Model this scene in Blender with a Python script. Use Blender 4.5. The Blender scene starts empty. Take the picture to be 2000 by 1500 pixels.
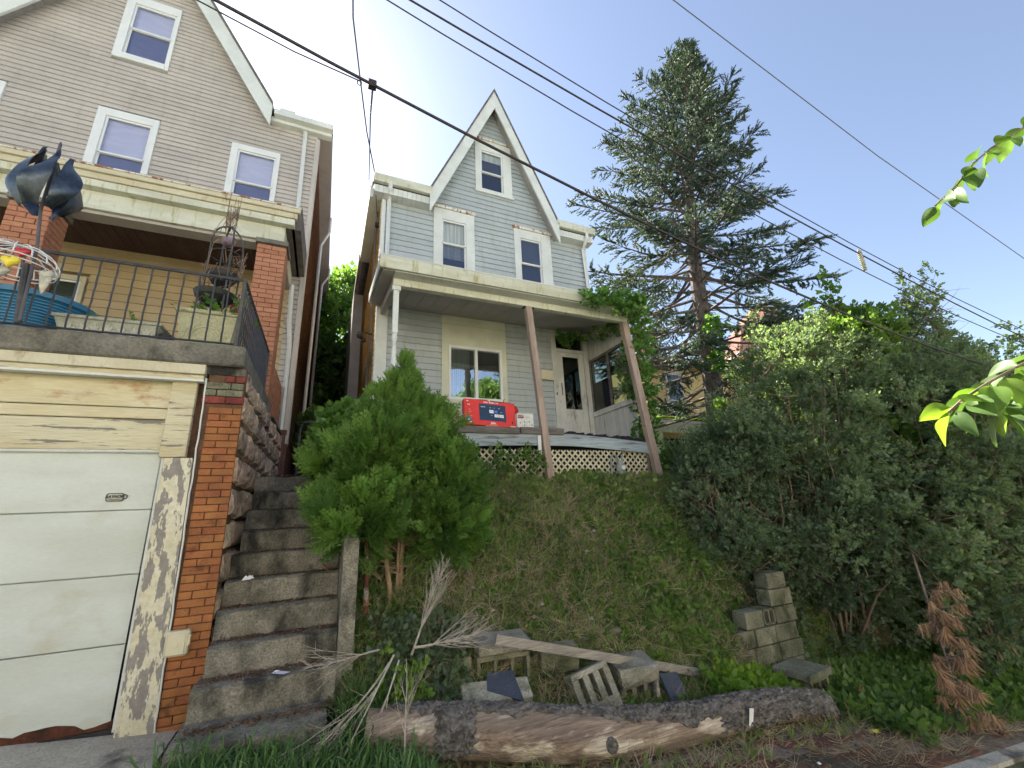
import bpy, math, random
import numpy as np
from mathutils import Vector, Matrix
random.seed(7); RNG = np.random.default_rng(7)
SC = bpy.context.scene
COL = SC.collection
# ------------------------------------------------------------------ camera, sky, sun, exposure
cam_d = bpy.data.cameras.new('camera'); cam = bpy.data.objects.new('camera', cam_d); COL.objects.link(cam)
_a = Vector((1930., 155., 822.)).normalized()
_b = Vector((-370., 260., 822.)); _b = (_b - _a * _b.dot(_a)).normalized()
_u = _a.cross(_b)
if _u.y > 0: _u = -_u
cam.matrix_world = Matrix(((_a.x, -_a.y, -_a.z, 0), (_b.x, -_b.y, -_b.z, 0), (_u.x, -_u.y, -_u.z, 1.6), (0, 0, 0, 1)))
cam_d.sensor_width = 36; cam_d.lens = 14.8; cam_d.clip_start = .05; cam_d.clip_end = 2000
SC.camera = cam
SUN_EL, SUN_AZ = math.radians(45.9), math.radians(-12.5)
world = bpy.data.worlds.new('World'); SC.world = world; world.use_nodes = True
wn = world.node_tree.nodes; wl = world.node_tree.links
sky = wn.new('ShaderNodeTexSky'); sky.sky_type = 'NISHITA'; sky.sun_disc = False
sky.sun_elevation = SUN_EL; sky.sun_rotation = SUN_AZ; sky.altitude = 200
sky.air_density = 1.0; sky.dust_density = .5; sky.ozone_density = 3.0
hsv = wn.new('ShaderNodeHueSaturation'); hsv.inputs['Saturation'].default_value = .80; hsv.inputs['Value'].default_value = .95
wl.new(sky.outputs[0], hsv.inputs['Color']); wl.new(hsv.outputs[0], wn['Background'].inputs[0]); wn['Background'].inputs[1].default_value = .05
sd = Vector((math.sin(SUN_AZ) * math.cos(SUN_EL), math.cos(SUN_AZ) * math.cos(SUN_EL), math.sin(SUN_EL)))
sun_d = bpy.data.lights.new('sun', 'SUN'); sun = bpy.data.objects.new('sun', sun_d); COL.objects.link(sun)
sun_d.energy = 5.0; sun_d.angle = math.radians(.6); sun_d.color = (1, .93, .8)
sun.rotation_euler = sd.to_track_quat('Z', 'Y').to_euler()
SC.view_settings.view_transform = 'Standard'; SC.view_settings.look = 'None'
SC.view_settings.gamma = 1; SC.view_settings.exposure = 2.45
SC.render.engine = 'CYCLES'
SC.cycles.max_bounces = 6; SC.cycles.diffuse_bounces = 3; SC.cycles.glossy_bounces = 3
SC.cycles.transparent_max_bounces = 8; SC.cycles.transmission_bounces = 3

# ------------------------------------------------------------------ materials
def _n(nt, t, **k):
    n = nt.nodes.new(t)
    for a, v in k.items(): setattr(n, a, v)
    return n
def rgba(c): return (c[0], c[1], c[2], 1)
def mat(name, c1, c2=None, s=3, stretch=(1, 1, 1), lo=.4, hi=.6, rough=.8, bump=.25, bs=40, bst=None, rand=0,
        c3=None, s3=6, st3=None, lo3=.55, hi3=.65, metal=0, spec=.3, fine=.25, zdirt=None, det=6):
    m = bpy.data.materials.new(name); m.use_nodes = True; nt = m.node_tree; L = nt.links.new
    b = nt.nodes['Principled BSDF']
    b.inputs['Roughness'].default_value = rough; b.inputs['Metallic'].default_value = metal
    b.inputs['Specular IOR Level'].default_value = spec
    geo = _n(nt, 'ShaderNodeNewGeometry')
    def noise(scale, st, detail=det):
        mp = _n(nt, 'ShaderNodeMapping'); mp.inputs['Scale'].default_value = st
        L(geo.outputs['Position'], mp.inputs['Vector'])
        n = _n(nt, 'ShaderNodeTexNoise'); n.inputs['Scale'].default_value = scale; n.inputs['Detail'].default_value = detail
        n.inputs['Roughness'].default_value = .6
        L(mp.outputs[0], n.inputs['Vector']); return n.outputs[0]
    def rng(v, a, bb, o0=0., o1=1.):
        r = _n(nt, 'ShaderNodeMapRange'); r.inputs[1].default_value = a; r.inputs[2].default_value = bb
        r.inputs[3].default_value = o0; r.inputs[4].default_value = o1; L(v, r.inputs[0]); return r.outputs[0]
    def mix(f, a, bb, mode='MIX'):
        x = _n(nt, 'ShaderNodeMix', data_type='RGBA', blend_type=mode)
        if isinstance(f, float): x.inputs[0].default_value = f
        else: L(f, x.inputs[0])
        for i, v in ((6, a), (7, bb)):
            if isinstance(v, tuple): x.inputs[i].default_value = rgba(v)
            else: L(v, x.inputs[i])
        return x.outputs[2]
    col = mix(rng(noise(s, stretch), lo, hi), c1, c2 or c1)
    if c3:
        col = mix(rng(noise(s3, st3 or stretch), lo3, hi3), col, c3)
    fn = noise(bs, bst or stretch, 3)
    if fine:
        g = rng(fn, .25, .75, 1 - fine, 1 + fine)
        cv = _n(nt, 'ShaderNodeCombineColor'); [L(g, cv.inputs[i]) for i in range(3)]
        col = mix(1., col, cv.outputs[0], 'MULTIPLY')
    if rand:
        oi = _n(nt, 'ShaderNodeObjectInfo'); hs = _n(nt, 'ShaderNodeHueSaturation')
        L(rng(oi.outputs['Random'], 0, 1, 1 - rand, 1 + rand), hs.inputs['Value'])
        mm = _n(nt, 'ShaderNodeMath', operation='MULTIPLY'); mm.inputs[1].default_value = 7.31; L(oi.outputs['Random'], mm.inputs[0])
        fr = _n(nt, 'ShaderNodeMath', operation='FRACT'); L(mm.outputs[0], fr.inputs[0])
        L(rng(fr.outputs[0], 0, 1, .5 - rand * .06, .5 + rand * .06), hs.inputs['Hue'])
        L(col, hs.inputs['Color']); col = hs.outputs[0]
    L(col, b.inputs['Base Color'])
    if bump:
        bp = _n(nt, 'ShaderNodeBump'); bp.inputs['Strength'].default_value = bump; bp.inputs['Distance'].default_value = .02
        L(fn, bp.inputs['Height']); L(bp.outputs[0], b.inputs['Normal'])
    return m
def leafmat(name, c1, c2, trans=.4, rough=.5, tc=None, patch=.6, spec=.3):
    m = bpy.data.materials.new(name); m.use_nodes = True; nt = m.node_tree; L = nt.links.new
    b = nt.nodes['Principled BSDF']; b.inputs['Roughness'].default_value = rough; b.inputs['Specular IOR Level'].default_value = spec
    at = _n(nt, 'ShaderNodeAttribute', attribute_name='var')
    geo = _n(nt, 'ShaderNodeNewGeometry'); no = _n(nt, 'ShaderNodeTexNoise'); no.inputs['Scale'].default_value = 1.3
    L(geo.outputs['Position'], no.inputs['Vector'])
    ad = _n(nt, 'ShaderNodeMath', operation='MULTIPLY_ADD'); L(no.outputs[0], ad.inputs[0]); ad.inputs[1].default_value = patch * 2
    sb = _n(nt, 'ShaderNodeMath', operation='SUBTRACT'); L(at.outputs['Fac'], sb.inputs[0]); sb.inputs[1].default_value = patch
    L(sb.outputs[0], ad.inputs[2]); ad.use_clamp = True
    x = _n(nt, 'ShaderNodeMix', data_type='RGBA'); L(ad.outputs[0], x.inputs[0])
    x.inputs[6].default_value = rgba(c1); x.inputs[7].default_value = rgba(c2)
    L(x.outputs[2], b.inputs['Base Color'])
    if trans:
        t = _n(nt, 'ShaderNodeBsdfTranslucent')
        y = _n(nt, 'ShaderNodeMix', data_type='RGBA', blend_type='MULTIPLY'); y.inputs[0].default_value = 1
        L(x.outputs[2], y.inputs[6]); y.inputs[7].default_value = rgba(tc or (1.5, 1.6, .6))
        L(y.outputs[2], t.inputs['Color'])
        ms = _n(nt, 'ShaderNodeMixShader'); ms.inputs[0].default_value = trans
        L(b.outputs[0], ms.inputs[1]); L(t.outputs[0], ms.inputs[2]); L(ms.outputs[0], nt.nodes['Material Output'].inputs['Surface'])
    return m
def glassmat(name, tint=(.75, .8, .85), base=.35):
    m = bpy.data.materials.new(name); m.use_nodes = True; nt = m.node_tree; L = nt.links.new
    nt.nodes.remove(nt.nodes['Principled BSDF'])
    t = _n(nt, 'ShaderNodeBsdfTransparent'); t.inputs[0].default_value = rgba(tint)
    g = _n(nt, 'ShaderNodeBsdfGlossy'); g.inputs['Roughness'].default_value = .01; g.inputs[0].default_value = (.95, .95, .95, 1)
    lw_ = _n(nt, 'ShaderNodeLayerWeight'); lw_.inputs[0].default_value = .5; f = _n(nt, 'ShaderNodeMath', operation='POWER'); L(lw_.outputs['Facing'], f.inputs[0]); f.inputs[1].default_value = 4
    a = _n(nt, 'ShaderNodeMath', operation='ADD'); a.use_clamp = True; a.inputs[1].default_value = base
    geo = _n(nt, 'ShaderNodeNewGeometry'); no = _n(nt, 'ShaderNodeTexNoise'); no.inputs['Scale'].default_value = 2.5
    L(geo.outputs['Position'], no.inputs[0]); bp = _n(nt, 'ShaderNodeBump'); bp.inputs['Strength'].default_value = .06
    bp.inputs['Distance'].default_value = .05; L(no.outputs[0], bp.inputs['Height']); L(bp.outputs[0], g.inputs['Normal'])
    L(f.outputs[0], a.inputs[0]); ms = _n(nt, 'ShaderNodeMixShader')
    L(a.outputs[0], ms.inputs[0]); L(t.outputs[0], ms.inputs[1]); L(g.outputs[0], ms.inputs[2])
    L(ms.outputs[0], nt.nodes['Material Output'].inputs['Surface']); return m
M = {}
M['beige'] = mat('beige_siding', (.52, .48, .445), (.46, .425, .395), s=.8, rough=.6, bump=.08, fine=.06, c3=(.40, .37, .335), s3=3, st3=(2.5, 1, .5), lo3=.52, hi3=.8, rand=.045)
M['porchbeige'] = mat('tan_siding', (.50, .40, .24), (.44, .34, .2), s=1, rough=.6, bump=.05, fine=.05, rand=.03)
M['gray'] = mat('gray_siding', (.43, .475, .495), (.385, .425, .445), s=.8, rough=.6, bump=.05, fine=.05, c3=(.33, .36, .32), s3=3, st3=(2.5, 1, .5), lo3=.52, hi3=.8, rand=.05)
M['trim'] = mat('white_trim', (.66, .69, .67), (.58, .61, .59), s=2, rough=.55, bump=.05, fine=.06, c3=(.5, .5, .4), s3=5, lo3=.62, hi3=.8)
M['rusttrim'] = mat('rust_streaked_trim', (.74, .72, .66), (.62, .58, .5), s=3, rough=.6, bump=.1, fine=.1, c3=(.32, .13, .06), s3=5, st3=(2.2, 1, .8), lo3=.53, hi3=.6)
M['vinyl'] = mat('white_vinyl', (.72, .74, .74), (.66, .69, .70), s=2, rough=.4, bump=0, fine=.03)
M['algae'] = mat('algae_stained_trim', (.60, .62, .54), (.51, .52, .43), s=2, stretch=(1, 1, 3), rough=.6, bump=.08, fine=.08, c3=(.36, .33, .16), s3=5, st3=(3, 1, .5), lo3=.55, hi3=.72)
M['soffit'] = mat('gray_soffit', (.40, .38, .36), (.36, .34, .33), rough=.6, bump=.03, fine=.05)
M['cream'] = mat('cream_paint', (.58, .55, .42), (.51, .47, .34), s=2, rough=.55, bump=.08, fine=.08, c3=(.30, .22, .14), s3=4, st3=(2, 1, .6), lo3=.6, hi3=.72)
M['peel'] = mat('peeling_painted_wood', (.60, .56, .40), (.66, .63, .50), s=3, stretch=(1, 1, 1), rough=.75, bump=.5, bs=26, fine=.15, c3=(.27, .25, .23), s3=11, st3=(1.6, 1, .5), lo3=.50, hi3=.525)
M['peelh'] = mat('cracked_painted_board', (.64, .60, .44), (.56, .49, .32), s=2, stretch=(.3, 1, 2), rough=.75, bump=.5, bs=24, bst=(.25, 1, 5), fine=.15, c3=(.24, .22, .19), s3=7, st3=(.3, 1, 3.4), lo3=.56, hi3=.6)
M['rustboard'] = mat('rust_stained_board', (.66, .62, .46), (.60, .54, .36), s=1.5, rough=.7, bump=.3, bs=24, bst=(.3, 1, 4), fine=.1, c3=(.32, .12, .04), s3=2.6, st3=(1, 1, 2), lo3=.56, hi3=.74)
M['garage'] = mat('garage_door_white', (.60, .645, .62), (.53, .565, .52), s=1.2, stretch=(.5, 1, 1.6), rough=.45, bump=.05, bs=60, fine=.05, c3=(.44, .40, .27), s3=2.4, st3=(.8, 1, 1.2), lo3=.54, hi3=.85)
M['rust'] = mat('dark_rust', (.10, .035, .02), (.04, .02, .015), s=8, rough=.9, bump=.4)
M['brick'] = mat('orange_brick', (.36, .15, .055), (.27, .105, .045), s=5, rough=.85, bump=.35, bs=90, fine=.2, rand=.12, c3=(.17, .07, .035), s3=9, lo3=.58, hi3=.72)
M['brick2'] = mat('salmon_brick', (.44, .21, .13), (.38, .17, .10), s=5, rough=.85, bump=.3, bs=90, fine=.15, rand=.08)
M['redbrick'] = mat('red_brick', (.22, .05, .04), (.16, .04, .035), s=8, rough=.8, bump=.3, rand=.2)
M['mortar'] = mat('dark_mortar', (.15, .085, .055), (.09, .055, .04), s=8, rough=.95, bump=.4)
M['mortar2'] = mat('brown_mortar', (.13, .06, .045), (.09, .045, .04), s=8, rough=.95, bump=.4)
M['stone'] = mat('rock_faced_sandstone', (.46, .36, .28), (.56, .41, .32), s=2.2, rough=.95, bump=1., bs=26, bst=(1, 2.6, .45), fine=.6, c3=(.10, .09, .08), s3=2.4, lo3=.5, hi3=.68, rand=.2, det=8)
M['conc'] = mat('mouldy_concrete', (.27, .25, .205), (.17, .16, .125), s=5, rough=.95, bump=.8, bs=60, fine=.5, c3=(.05, .05, .042), s3=3.6, st3=(1, 1, .55), lo3=.47, hi3=.63, det=9)
M['conc2'] = mat('dark_stained_concrete', (.25, .235, .20), (.15, .14, .125), s=3.4, rough=.95, bump=.6, bs=34, fine=.35, c3=(.03, .03, .028), s3=2.6, st3=(1, 1, .5), lo3=.42, hi3=.58, det=9)
M['slab'] = mat('weathered_concrete_ledge', (.21, .20, .17), (.13, .125, .11), s=2.2, rough=.9, bump=.5, bs=44, fine=.3, c3=(.06, .06, .05), s3=4, st3=(1, 1, .6), lo3=.52, hi3=.7, det=9)
M['apron'] = mat('driveway_concrete', (.50, .46, .39), (.38, .35, .29), s=2.2, rough=.9, bump=.4, bs=50, fine=.3, c3=(.11, .10, .085), s3=3, lo3=.55, hi3=.7)
M['cmu'] = mat('weathered_block', (.42, .40, .33), (.28, .27, .21), s=5, rough=.95, bump=.7, bs=60, fine=.35, c3=(.09, .10, .06), s3=4, lo3=.52, hi3=.7, rand=.18)
M['cmud'] = mat('mossy_dark_block', (.21, .205, .15), (.13, .135, .09), s=4, rough=.95, bump=.6, bs=50, fine=.35, c3=(.05, .06, .03), s3=3, lo3=.5, hi3=.65, rand=.2)
M['slate'] = mat('bluish_slate', (.05, .06, .085), (.07, .08, .11), s=5, rough=.7, bump=.3, bs=70)
M['iron'] = mat('black_iron', (.035, .038, .045), (.055, .055, .06), s=12, rough=.5, bump=.2, spec=.5, c3=(.12, .07, .05), s3=9, lo3=.6, hi3=.7)
M['ceil'] = mat('dark_brown_ceiling', (.075, .042, .04), (.055, .03, .03), rough=.6, bump=.05)
M['shingle'] = mat('brown_wall_shingle', (.24, .15, .11), (.17, .10, .08), s=6, rough=.95, bump=.5, bs=40, fine=.3)
M['insul'] = mat('tan_brickprint_siding', (.66, .50, .28), (.52, .38, .20), s=3, rough=.85, bump=.3, bs=30, bst=(1, .6, 2.5), fine=.25)
M['roof'] = mat('asphalt_shingle', (.16, .15, .15), (.11, .10, .10), s=6, rough=.95, bump=.4, bs=60)
M['redroof'] = mat('faded_red_shingle', (.26, .13, .10), (.20, .10, .085), s=4, rough=.95, bump=.4, bs=50, rand=.15)
M['yellow'] = mat('yellow_clapboard', (.62, .49, .24), (.55, .43, .20), s=2, rough=.7, bump=.1, fine=.08, rand=.05)
M['graywood'] = mat('weathered_gray_board', (.36, .42, .46), (.27, .31, .35), s=2, stretch=(.4, 1, 3), rough=.8, bump=.4, bs=18, bst=(.2, 1, 6), fine=.25, c3=(.13, .13, .13), s3=4, st3=(.4, 1, 4), lo3=.55, hi3=.66)
M['oldwood'] = mat('old_gray_timber', (.20, .18, .16), (.12, .11, .10), s=3, stretch=(.4, 1, 3), rough=.9, bump=.6, bs=20, bst=(.25, 1, 6), fine=.35)
M['plank'] = mat('silvered_plank', (.34, .31, .27), (.22, .20, .175), s=3, stretch=(.4, 2, 3), rough=.9, bump=.6, bs=20, bst=(.3, 3, 4), fine=.3)
M['post'] = mat('bare_wood_post', (.40, .31, .26), (.31, .24, .20), s=4, stretch=(2, 2, .3), rough=.8, bump=.4, bs=30, bst=(2, 2, .15), fine=.2, c3=(.12, .08, .06), s3=7, st3=(1, 1, .8), lo3=.7, hi3=.76)
M['lattice'] = mat('cream_lattice', (.62, .58, .44), (.50, .46, .32), s=6, rough=.8, bump=.1, c3=(.26, .25, .12), s3=5, lo3=.58, hi3=.72)
M['bead'] = mat('grimy_beadboard', (.62, .62, .60), (.50, .50, .48), s=3, stretch=(1, 3, .4), rough=.7, bump=.2, fine=.12, c3=(.24, .22, .2), s3=5, st3=(1, 4, .5), lo3=.6, hi3=.75)
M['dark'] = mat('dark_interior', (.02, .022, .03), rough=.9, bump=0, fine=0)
M['black'] = mat('black_plastic', (.02, .02, .022), (.03, .03, .03), rough=.45, bump=.05)
M['blind'] = mat('lavender_blind', (.74, .72, .84), (.66, .65, .80), s=2, stretch=(1, 1, 5), rough=.7, bump=.05, bs=20, bst=(.2, 1, 6), fine=.1)
M['curtain'] = mat('pale_curtain', (.72, .74, .60), (.52, .55, .40), s=3, stretch=(6, 1, .2), rough=.9, bump=.3, bs=12, bst=(6, 1, .1), fine=.2)
M['redpanel'] = mat('dark_red_panel', (.14, .035, .03), (.10, .03, .03), rough=.7)
M['soil'] = mat('soil', (.22, .17, .125), (.14, .11, .08), s=4, rough=1, bump=.9, bs=30, fine=.5, c3=(.16, .125, .085), s3=9, lo3=.55, hi3=.65, det=9)
M['litter'] = mat('ground_cover_soil', (.13, .13, .07), (.08, .09, .04), s=3, rough=1, bump=.9, bs=26, fine=.5, c3=(.22, .18, .12), s3=7, lo3=.52, hi3=.64, det=9)
M['asphalt'] = mat('asphalt', (.085, .083, .08), (.06, .06, .058), s=4, rough=.95, bump=.5, bs=120, fine=.3)
M['sidewalk'] = mat('old_brick_pavement', (.17, .075, .05), (.13, .06, .045), s=5, rough=.95, bump=.5, bs=60, fine=.3, rand=.2, c3=(.08, .065, .045), s3=3, lo3=.45, hi3=.6)
M['bark'] = mat('dark_furrowed_bark', (.19, .175, .16), (.085, .078, .072), s=14, stretch=(.6, 1.6, 1.6), rough=1, bump=1., bs=34, bst=(.6, 1.5, 1.5), fine=.5, c3=(.15, .14, .13), s3=20, lo3=.58, hi3=.66)
M['logwood'] = mat('barkless_log_wood', (.31, .24, .18), (.17, .125, .10), s=4.2, stretch=(.3, 2.6, 2.6), rough=.85, bump=.8, bs=34, bst=(.10, 2.2, 2.2), fine=.5, c3=(.52, .45, .36), s3=3.4, st3=(.5, 2, 2.4), lo3=.53, hi3=.62, det=9)
M['trunk'] = mat('tree_bark', (.30, .21, .13), (.19, .13, .085), s=8, stretch=(1, 1, .3), rough=.95, bump=.8, bs=25, bst=(1, 1, .25), fine=.35)
M['sprucebark'] = mat('gray_scaly_bark', (.15, .125, .115), (.09, .075, .07), s=10, stretch=(1, 1, .5), rough=.95, bump=.7, bs=25, fine=.35)
M['twig'] = mat('dead_silver_twig', (.46, .42, .36), (.32, .28, .24), s=10, rough=.9, bump=.1)
M['browntwig'] = mat('brown_twig', (.26, .19, .14), (.18, .13, .10), s=10, rough=.9, bump=.1)
M['cable'] = mat('black_cable', (.035, .03, .035), rough=.6, bump=0, fine=0)
M['graycable'] = mat('gray_cable', (.10, .10, .11), rough=.6, bump=0, fine=0)
M['tub'] = mat('blue_plastic', (.05, .22, .40), (.045, .19, .35), rough=.4, bump=0, fine=.05, spec=.5)
M['planter'] = mat('stone_gray_planter', (.42, .43, .36), (.34, .35, .29), s=6, rough=.7, bump=.15)
M['planter2'] = mat('olive_cream_planter', (.42, .42, .28), (.35, .35, .23), s=6, rough=.7, bump=.15)
M['spin'] = mat('dark_blue_metal', (.05, .065, .085), (.10, .12, .15), s=6, rough=.32, metal=.75, bump=.05, spec=.5)
M['wire'] = mat('white_wire', (.8, .8, .8), rough=.4, bump=0, fine=0)
M['redh'] = mat('red_glaze', (.5, .02, .03), rough=.25, bump=0, fine=0, spec=.6)
M['yelh'] = mat('yellow_glaze', (.75, .62, .03), rough=.25, bump=0, fine=0, spec=.6)
M['pale'] = mat('pale_stone_glaze', (.5, .5, .42), (.4, .4, .34), s=12, rough=.3, bump=.1, spec=.5)
M['purple'] = mat('mottled_mauve', (.28, .22, .30), (.16, .11, .17), s=20, rough=.3, bump=.1, spec=.5)
M['redbox'] = mat('red_carton', (.70, .055, .045), (.64, .05, .04), rough=.45, bump=.02, fine=.03)
M['darkred'] = mat('dark_red_carton', (.20, .025, .025), rough=.6, bump=.02)
M['screen'] = mat('navy_print', (.025, .05, .10), (.035, .065, .12), rough=.4, bump=0, fine=0)
M['white'] = mat('white_print', (.8, .8, .8), rough=.5, bump=0, fine=0)
M['blue'] = mat('blue_print', (.06, .12, .55), rough=.5, bump=0, fine=0)
M['carton'] = mat('white_carton', (.66, .67, .66), (.58, .58, .56), rough=.7, bump=.05)
M['kraft'] = mat('kraft_cardboard', (.42, .31, .2), rough=.8, bump=.05)
M['pinkred'] = mat('red_plastic', (.55, .03, .02), rough=.35, bump=0, fine=0, spec=.5)
M['bootpipe'] = mat('brown_cast_iron', (.17, .085, .07), (.13, .06, .05), s=8, rough=.7, bump=.2)
M['rustpipe'] = mat('rusty_pipe', (.16, .06, .035), (.09, .045, .035), s=14, rough=.9, bump=.5, c3=(.3, .28, .25), s3=5, lo3=.6, hi3=.66)
M['almond'] = mat('almond_plastic', (.62, .58, .42), rough=.5, bump=0, fine=.03)
M['meter'] = mat('gray_meter', (.26, .29, .28), (.2, .22, .21), s=8, rough=.6, bump=.1)
M['orange'] = mat('orange_leaf_litter', (.45, .2, .09), rough=.8, bump=0)
M['glass'] = glassmat('window_glass', tint=(.92, .93, .96), base=.10); M['glass4'] = glassmat('screened_glass', tint=(.66, .68, .76), base=.10)
M['glass2'] = glassmat('plate_glass', base=.36)
M['glass3'] = glassmat('dim_glass', tint=(.5, .55, .5), base=.06)
M['thuja'] = leafmat('thuja_foliage', (.07, .15, .04), (.20, .34, .08), trans=.4, rough=.6, patch=.45)
M['spruce'] = leafmat('spruce_needles', (.04, .07, .055), (.09, .13, .09), trans=.15, rough=.65, patch=.5)
M['hedge'] = leafmat('hedge_leaves', (.10, .145, .10), (.22, .29, .19), trans=.5, rough=.45, patch=.5)
M['darkleaf'] = leafmat('dark_glossy_leaves', (.05, .10, .03), (.09, .17, .04), trans=.35, rough=.4, patch=.3)
M['leaf'] = leafmat('broad_leaves', (.07, .14, .04), (.17, .27, .07), trans=.45, rough=.5, patch=.5)
M['nearleaf'] = leafmat('near_leaves', (.06, .12, .035), (.13, .22, .06), trans=.38, rough=.5, patch=.3, tc=(1.25, 1.35, .6))
M['creeper'] = leafmat('creeper_leaves', (.07, .16, .04), (.17, .31, .08), trans=.4, rough=.35, patch=.4)
M['lime'] = leafmat('lime_leaves', (.12, .22, .04), (.22, .33, .06), trans=.5, rough=.5, patch=.4)
M['grass'] = leafmat('grass_blades', (.14, .21, .07), (.28, .35, .13), trans=.4, rough=.6, patch=.7)
M['lush'] = leafmat('lush_grass', (.07, .14, .04), (.15, .26, .09), trans=.35, rough=.5, patch=.4)
M['straw'] = leafmat('dry_straw', (.26, .20, .12), (.48, .40, .26), trans=.2, rough=.8, tc=(1, 1, 1))
M['deadleaf'] = leafmat('brown_leaf_litter', (.10, .05, .03), (.22, .12, .07), trans=.1, rough=.9, tc=(1, 1, 1))
M['rustneedle'] = leafmat('rusty_dead_needles', (.33, .19, .11), (.50, .32, .19), trans=.2, rough=.8, tc=(1, 1, 1))
M['flower'] = leafmat('yellow_flowers', (.7, .55, .03), (.8, .65, .05), trans=.2, tc=(1, 1, 1))

# ------------------------------------------------------------------ mesh helpers
class MB:
    def __init__(s): s.v = []; s.f = []; s.mi = []; s.cur = 0
    def add(s, vs, fs):
        b = len(s.v); s.v += [tuple(v) for v in vs]; s.f += [tuple(b + i for i in f) for f in fs]; s.mi += [s.cur] * len(fs); return s
    def box(s, x0, x1, y0, y1, z0, z1):
        return s.hexa([(x0, y0, z0), (x1, y0, z0), (x1, y1, z0), (x0, y1, z0), (x0, y0, z1), (x1, y0, z1), (x1, y1, z1), (x0, y1, z1)])
    def hexa(s, p): return s.add(p, [(3, 2, 1, 0), (4, 5, 6, 7), (0, 1, 5, 4), (1, 2, 6, 5), (2, 3, 7, 6), (3, 0, 4, 7)])
    def cbox(s, x0, x1, y0, y1, z0, z1, c=.004):
        X, Y, Z = (x0, x1), (y0, y1), (z0, z1); v = []; idx = {}
        for i in (0, 1):
            for j in (0, 1):
                for k in (0, 1):
                    dx, dy, dz = (c, -c)[i], (c, -c)[j], (c, -c)[k]
                    idx[i, j, k] = len(v)
                    v += [(X[i], Y[j] + dy, Z[k] + dz), (X[i] + dx, Y[j], Z[k] + dz), (X[i] + dx, Y[j] + dy, Z[k])]
        f = []
        for i in (0, 1):
            q = [idx[i, 0, 0], idx[i, 1, 0], idx[i, 1, 1], idx[i, 0, 1]]; f.append(q if i else q[::-1])
            q = [idx[0, i, 0] + 1, idx[1, i, 0] + 1, idx[1, i, 1] + 1, idx[0, i, 1] + 1]; f.append(q if not i else q[::-1])
            q = [idx[0, 0, i] + 2, idx[1, 0, i] + 2, idx[1, 1, i] + 2, idx[0, 1, i] + 2]; f.append(q if i else q[::-1])
        for i in (0, 1):
            for j in (0, 1):
                f.append([idx[i, j, 0] + 0, idx[i, j, 1] + 0, idx[i, j, 1] + 1, idx[i, j, 0] + 1])
                f.append([idx[i, 0, j] + 0, idx[i, 1, j] + 0, idx[i, 1, j] + 2, idx[i, 0, j] + 2])
                f.append([idx[0, i, j] + 1, idx[1, i, j] + 1, idx[1, i, j] + 2, idx[0, i, j] + 2])
        for t in idx.values(): f.append([t, t + 1, t + 2])
        return s.add(v, f)
    def prism(s, poly, ax, a, b):
        n = len(poly)
        def P(p, t): return (t, p[0], p[1]) if ax == 'x' else (p[0], t, p[1]) if ax == 'y' else (p[0], p[1], t)
        vs = [P(p, a) for p in poly] + [P(p, b) for p in poly]
        fs = [tuple(range(n))[::-1], tuple(range(n, 2 * n))] + [(i, (i + 1) % n, n + (i + 1) % n, n + i) for i in range(n)]
        return s.add(vs, fs)
    def tube(s, path, r, n=6, cap=True):
        P = [Vector(p) for p in path]; R = r if isinstance(r, (list, tuple)) else [r] * len(P)
        vs = []; up = Vector((0, 0, 1)); prev = None
        for i, p in enumerate(P):
            d = (P[min(i + 1, len(P) - 1)] - P[max(i - 1, 0)]).normalized()
            if prev is None:
                u = d.cross(up if abs(d.z) < .95 else Vector((1, 0, 0))).normalized()
            else: u = (prev - d * prev.dot(d)).normalized()
            prev = u; w = d.cross(u)
            vs += [p + (u * math.cos(2 * math.pi * k / n) + w * math.sin(2 * math.pi * k / n)) * R[i] for k in range(n)]
        fs = []
        for i in range(len(P) - 1):
            for k in range(n): fs.append((i * n + k, i * n + (k + 1) % n, (i + 1) * n + (k + 1) % n, (i + 1) * n + k))
        if cap: fs += [tuple(range(n))[::-1], tuple(range((len(P) - 1) * n, len(P) * n))]
        return s.add(vs, fs)
    def lathe(s, prof, c, n=16, sx=1, sy=1, cap=True):
        vs = [(c[0] + r * sx * math.cos(2 * math.pi * k / n), c[1] + r * sy * math.sin(2 * math.pi * k / n), c[2] + z) for r, z in prof for k in range(n)]
        m = len(prof)
        fs = [(i * n + k, i * n + (k + 1) % n, (i + 1) * n + (k + 1) % n, (i + 1) * n + k) for i in range(m - 1) for k in range(n)]
        if cap: fs += [tuple(range(n))[::-1], tuple(range((m - 1) * n, m * n))]
        return s.add(vs, fs)
    def mesh(s, name, ms, smooth=False):
        me = bpy.data.meshes.new(name); me.from_pydata(s.v, [], s.f)
        for m in (ms if isinstance(ms, (list, tuple)) else [ms]): me.materials.append(m)
        if any(s.mi): me.polygons.foreach_set('material_index', s.mi)
        if smooth: me.polygons.foreach_set('use_smooth', [True] * len(s.f))
        me.update(); return me
    def obj(s, name, m, parent=None, smooth=False, **k): return link(name, s.mesh(name, m, smooth), parent, **k)
def link(name, me, parent=None, label=None, cat=None, group=None, kind=None, loc=None, rz=None):
    o = bpy.data.objects.new(name, me); COL.objects.link(o)
    if parent is not None: o.parent = parent
    if loc is not None: o.location = loc
    if rz is not None: o.rotation_euler = (0, 0, rz) if not isinstance(rz, (tuple, list)) else rz
    if label: o['label'] = label
    if cat: o['category'] = cat
    if group: o['group'] = group
    if kind: o['kind'] = kind
    return o
def thing(name, label, cat, group=None): return link(name, None, None, label, cat, group)   # an Empty at the origin: children carry world coordinates
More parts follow.
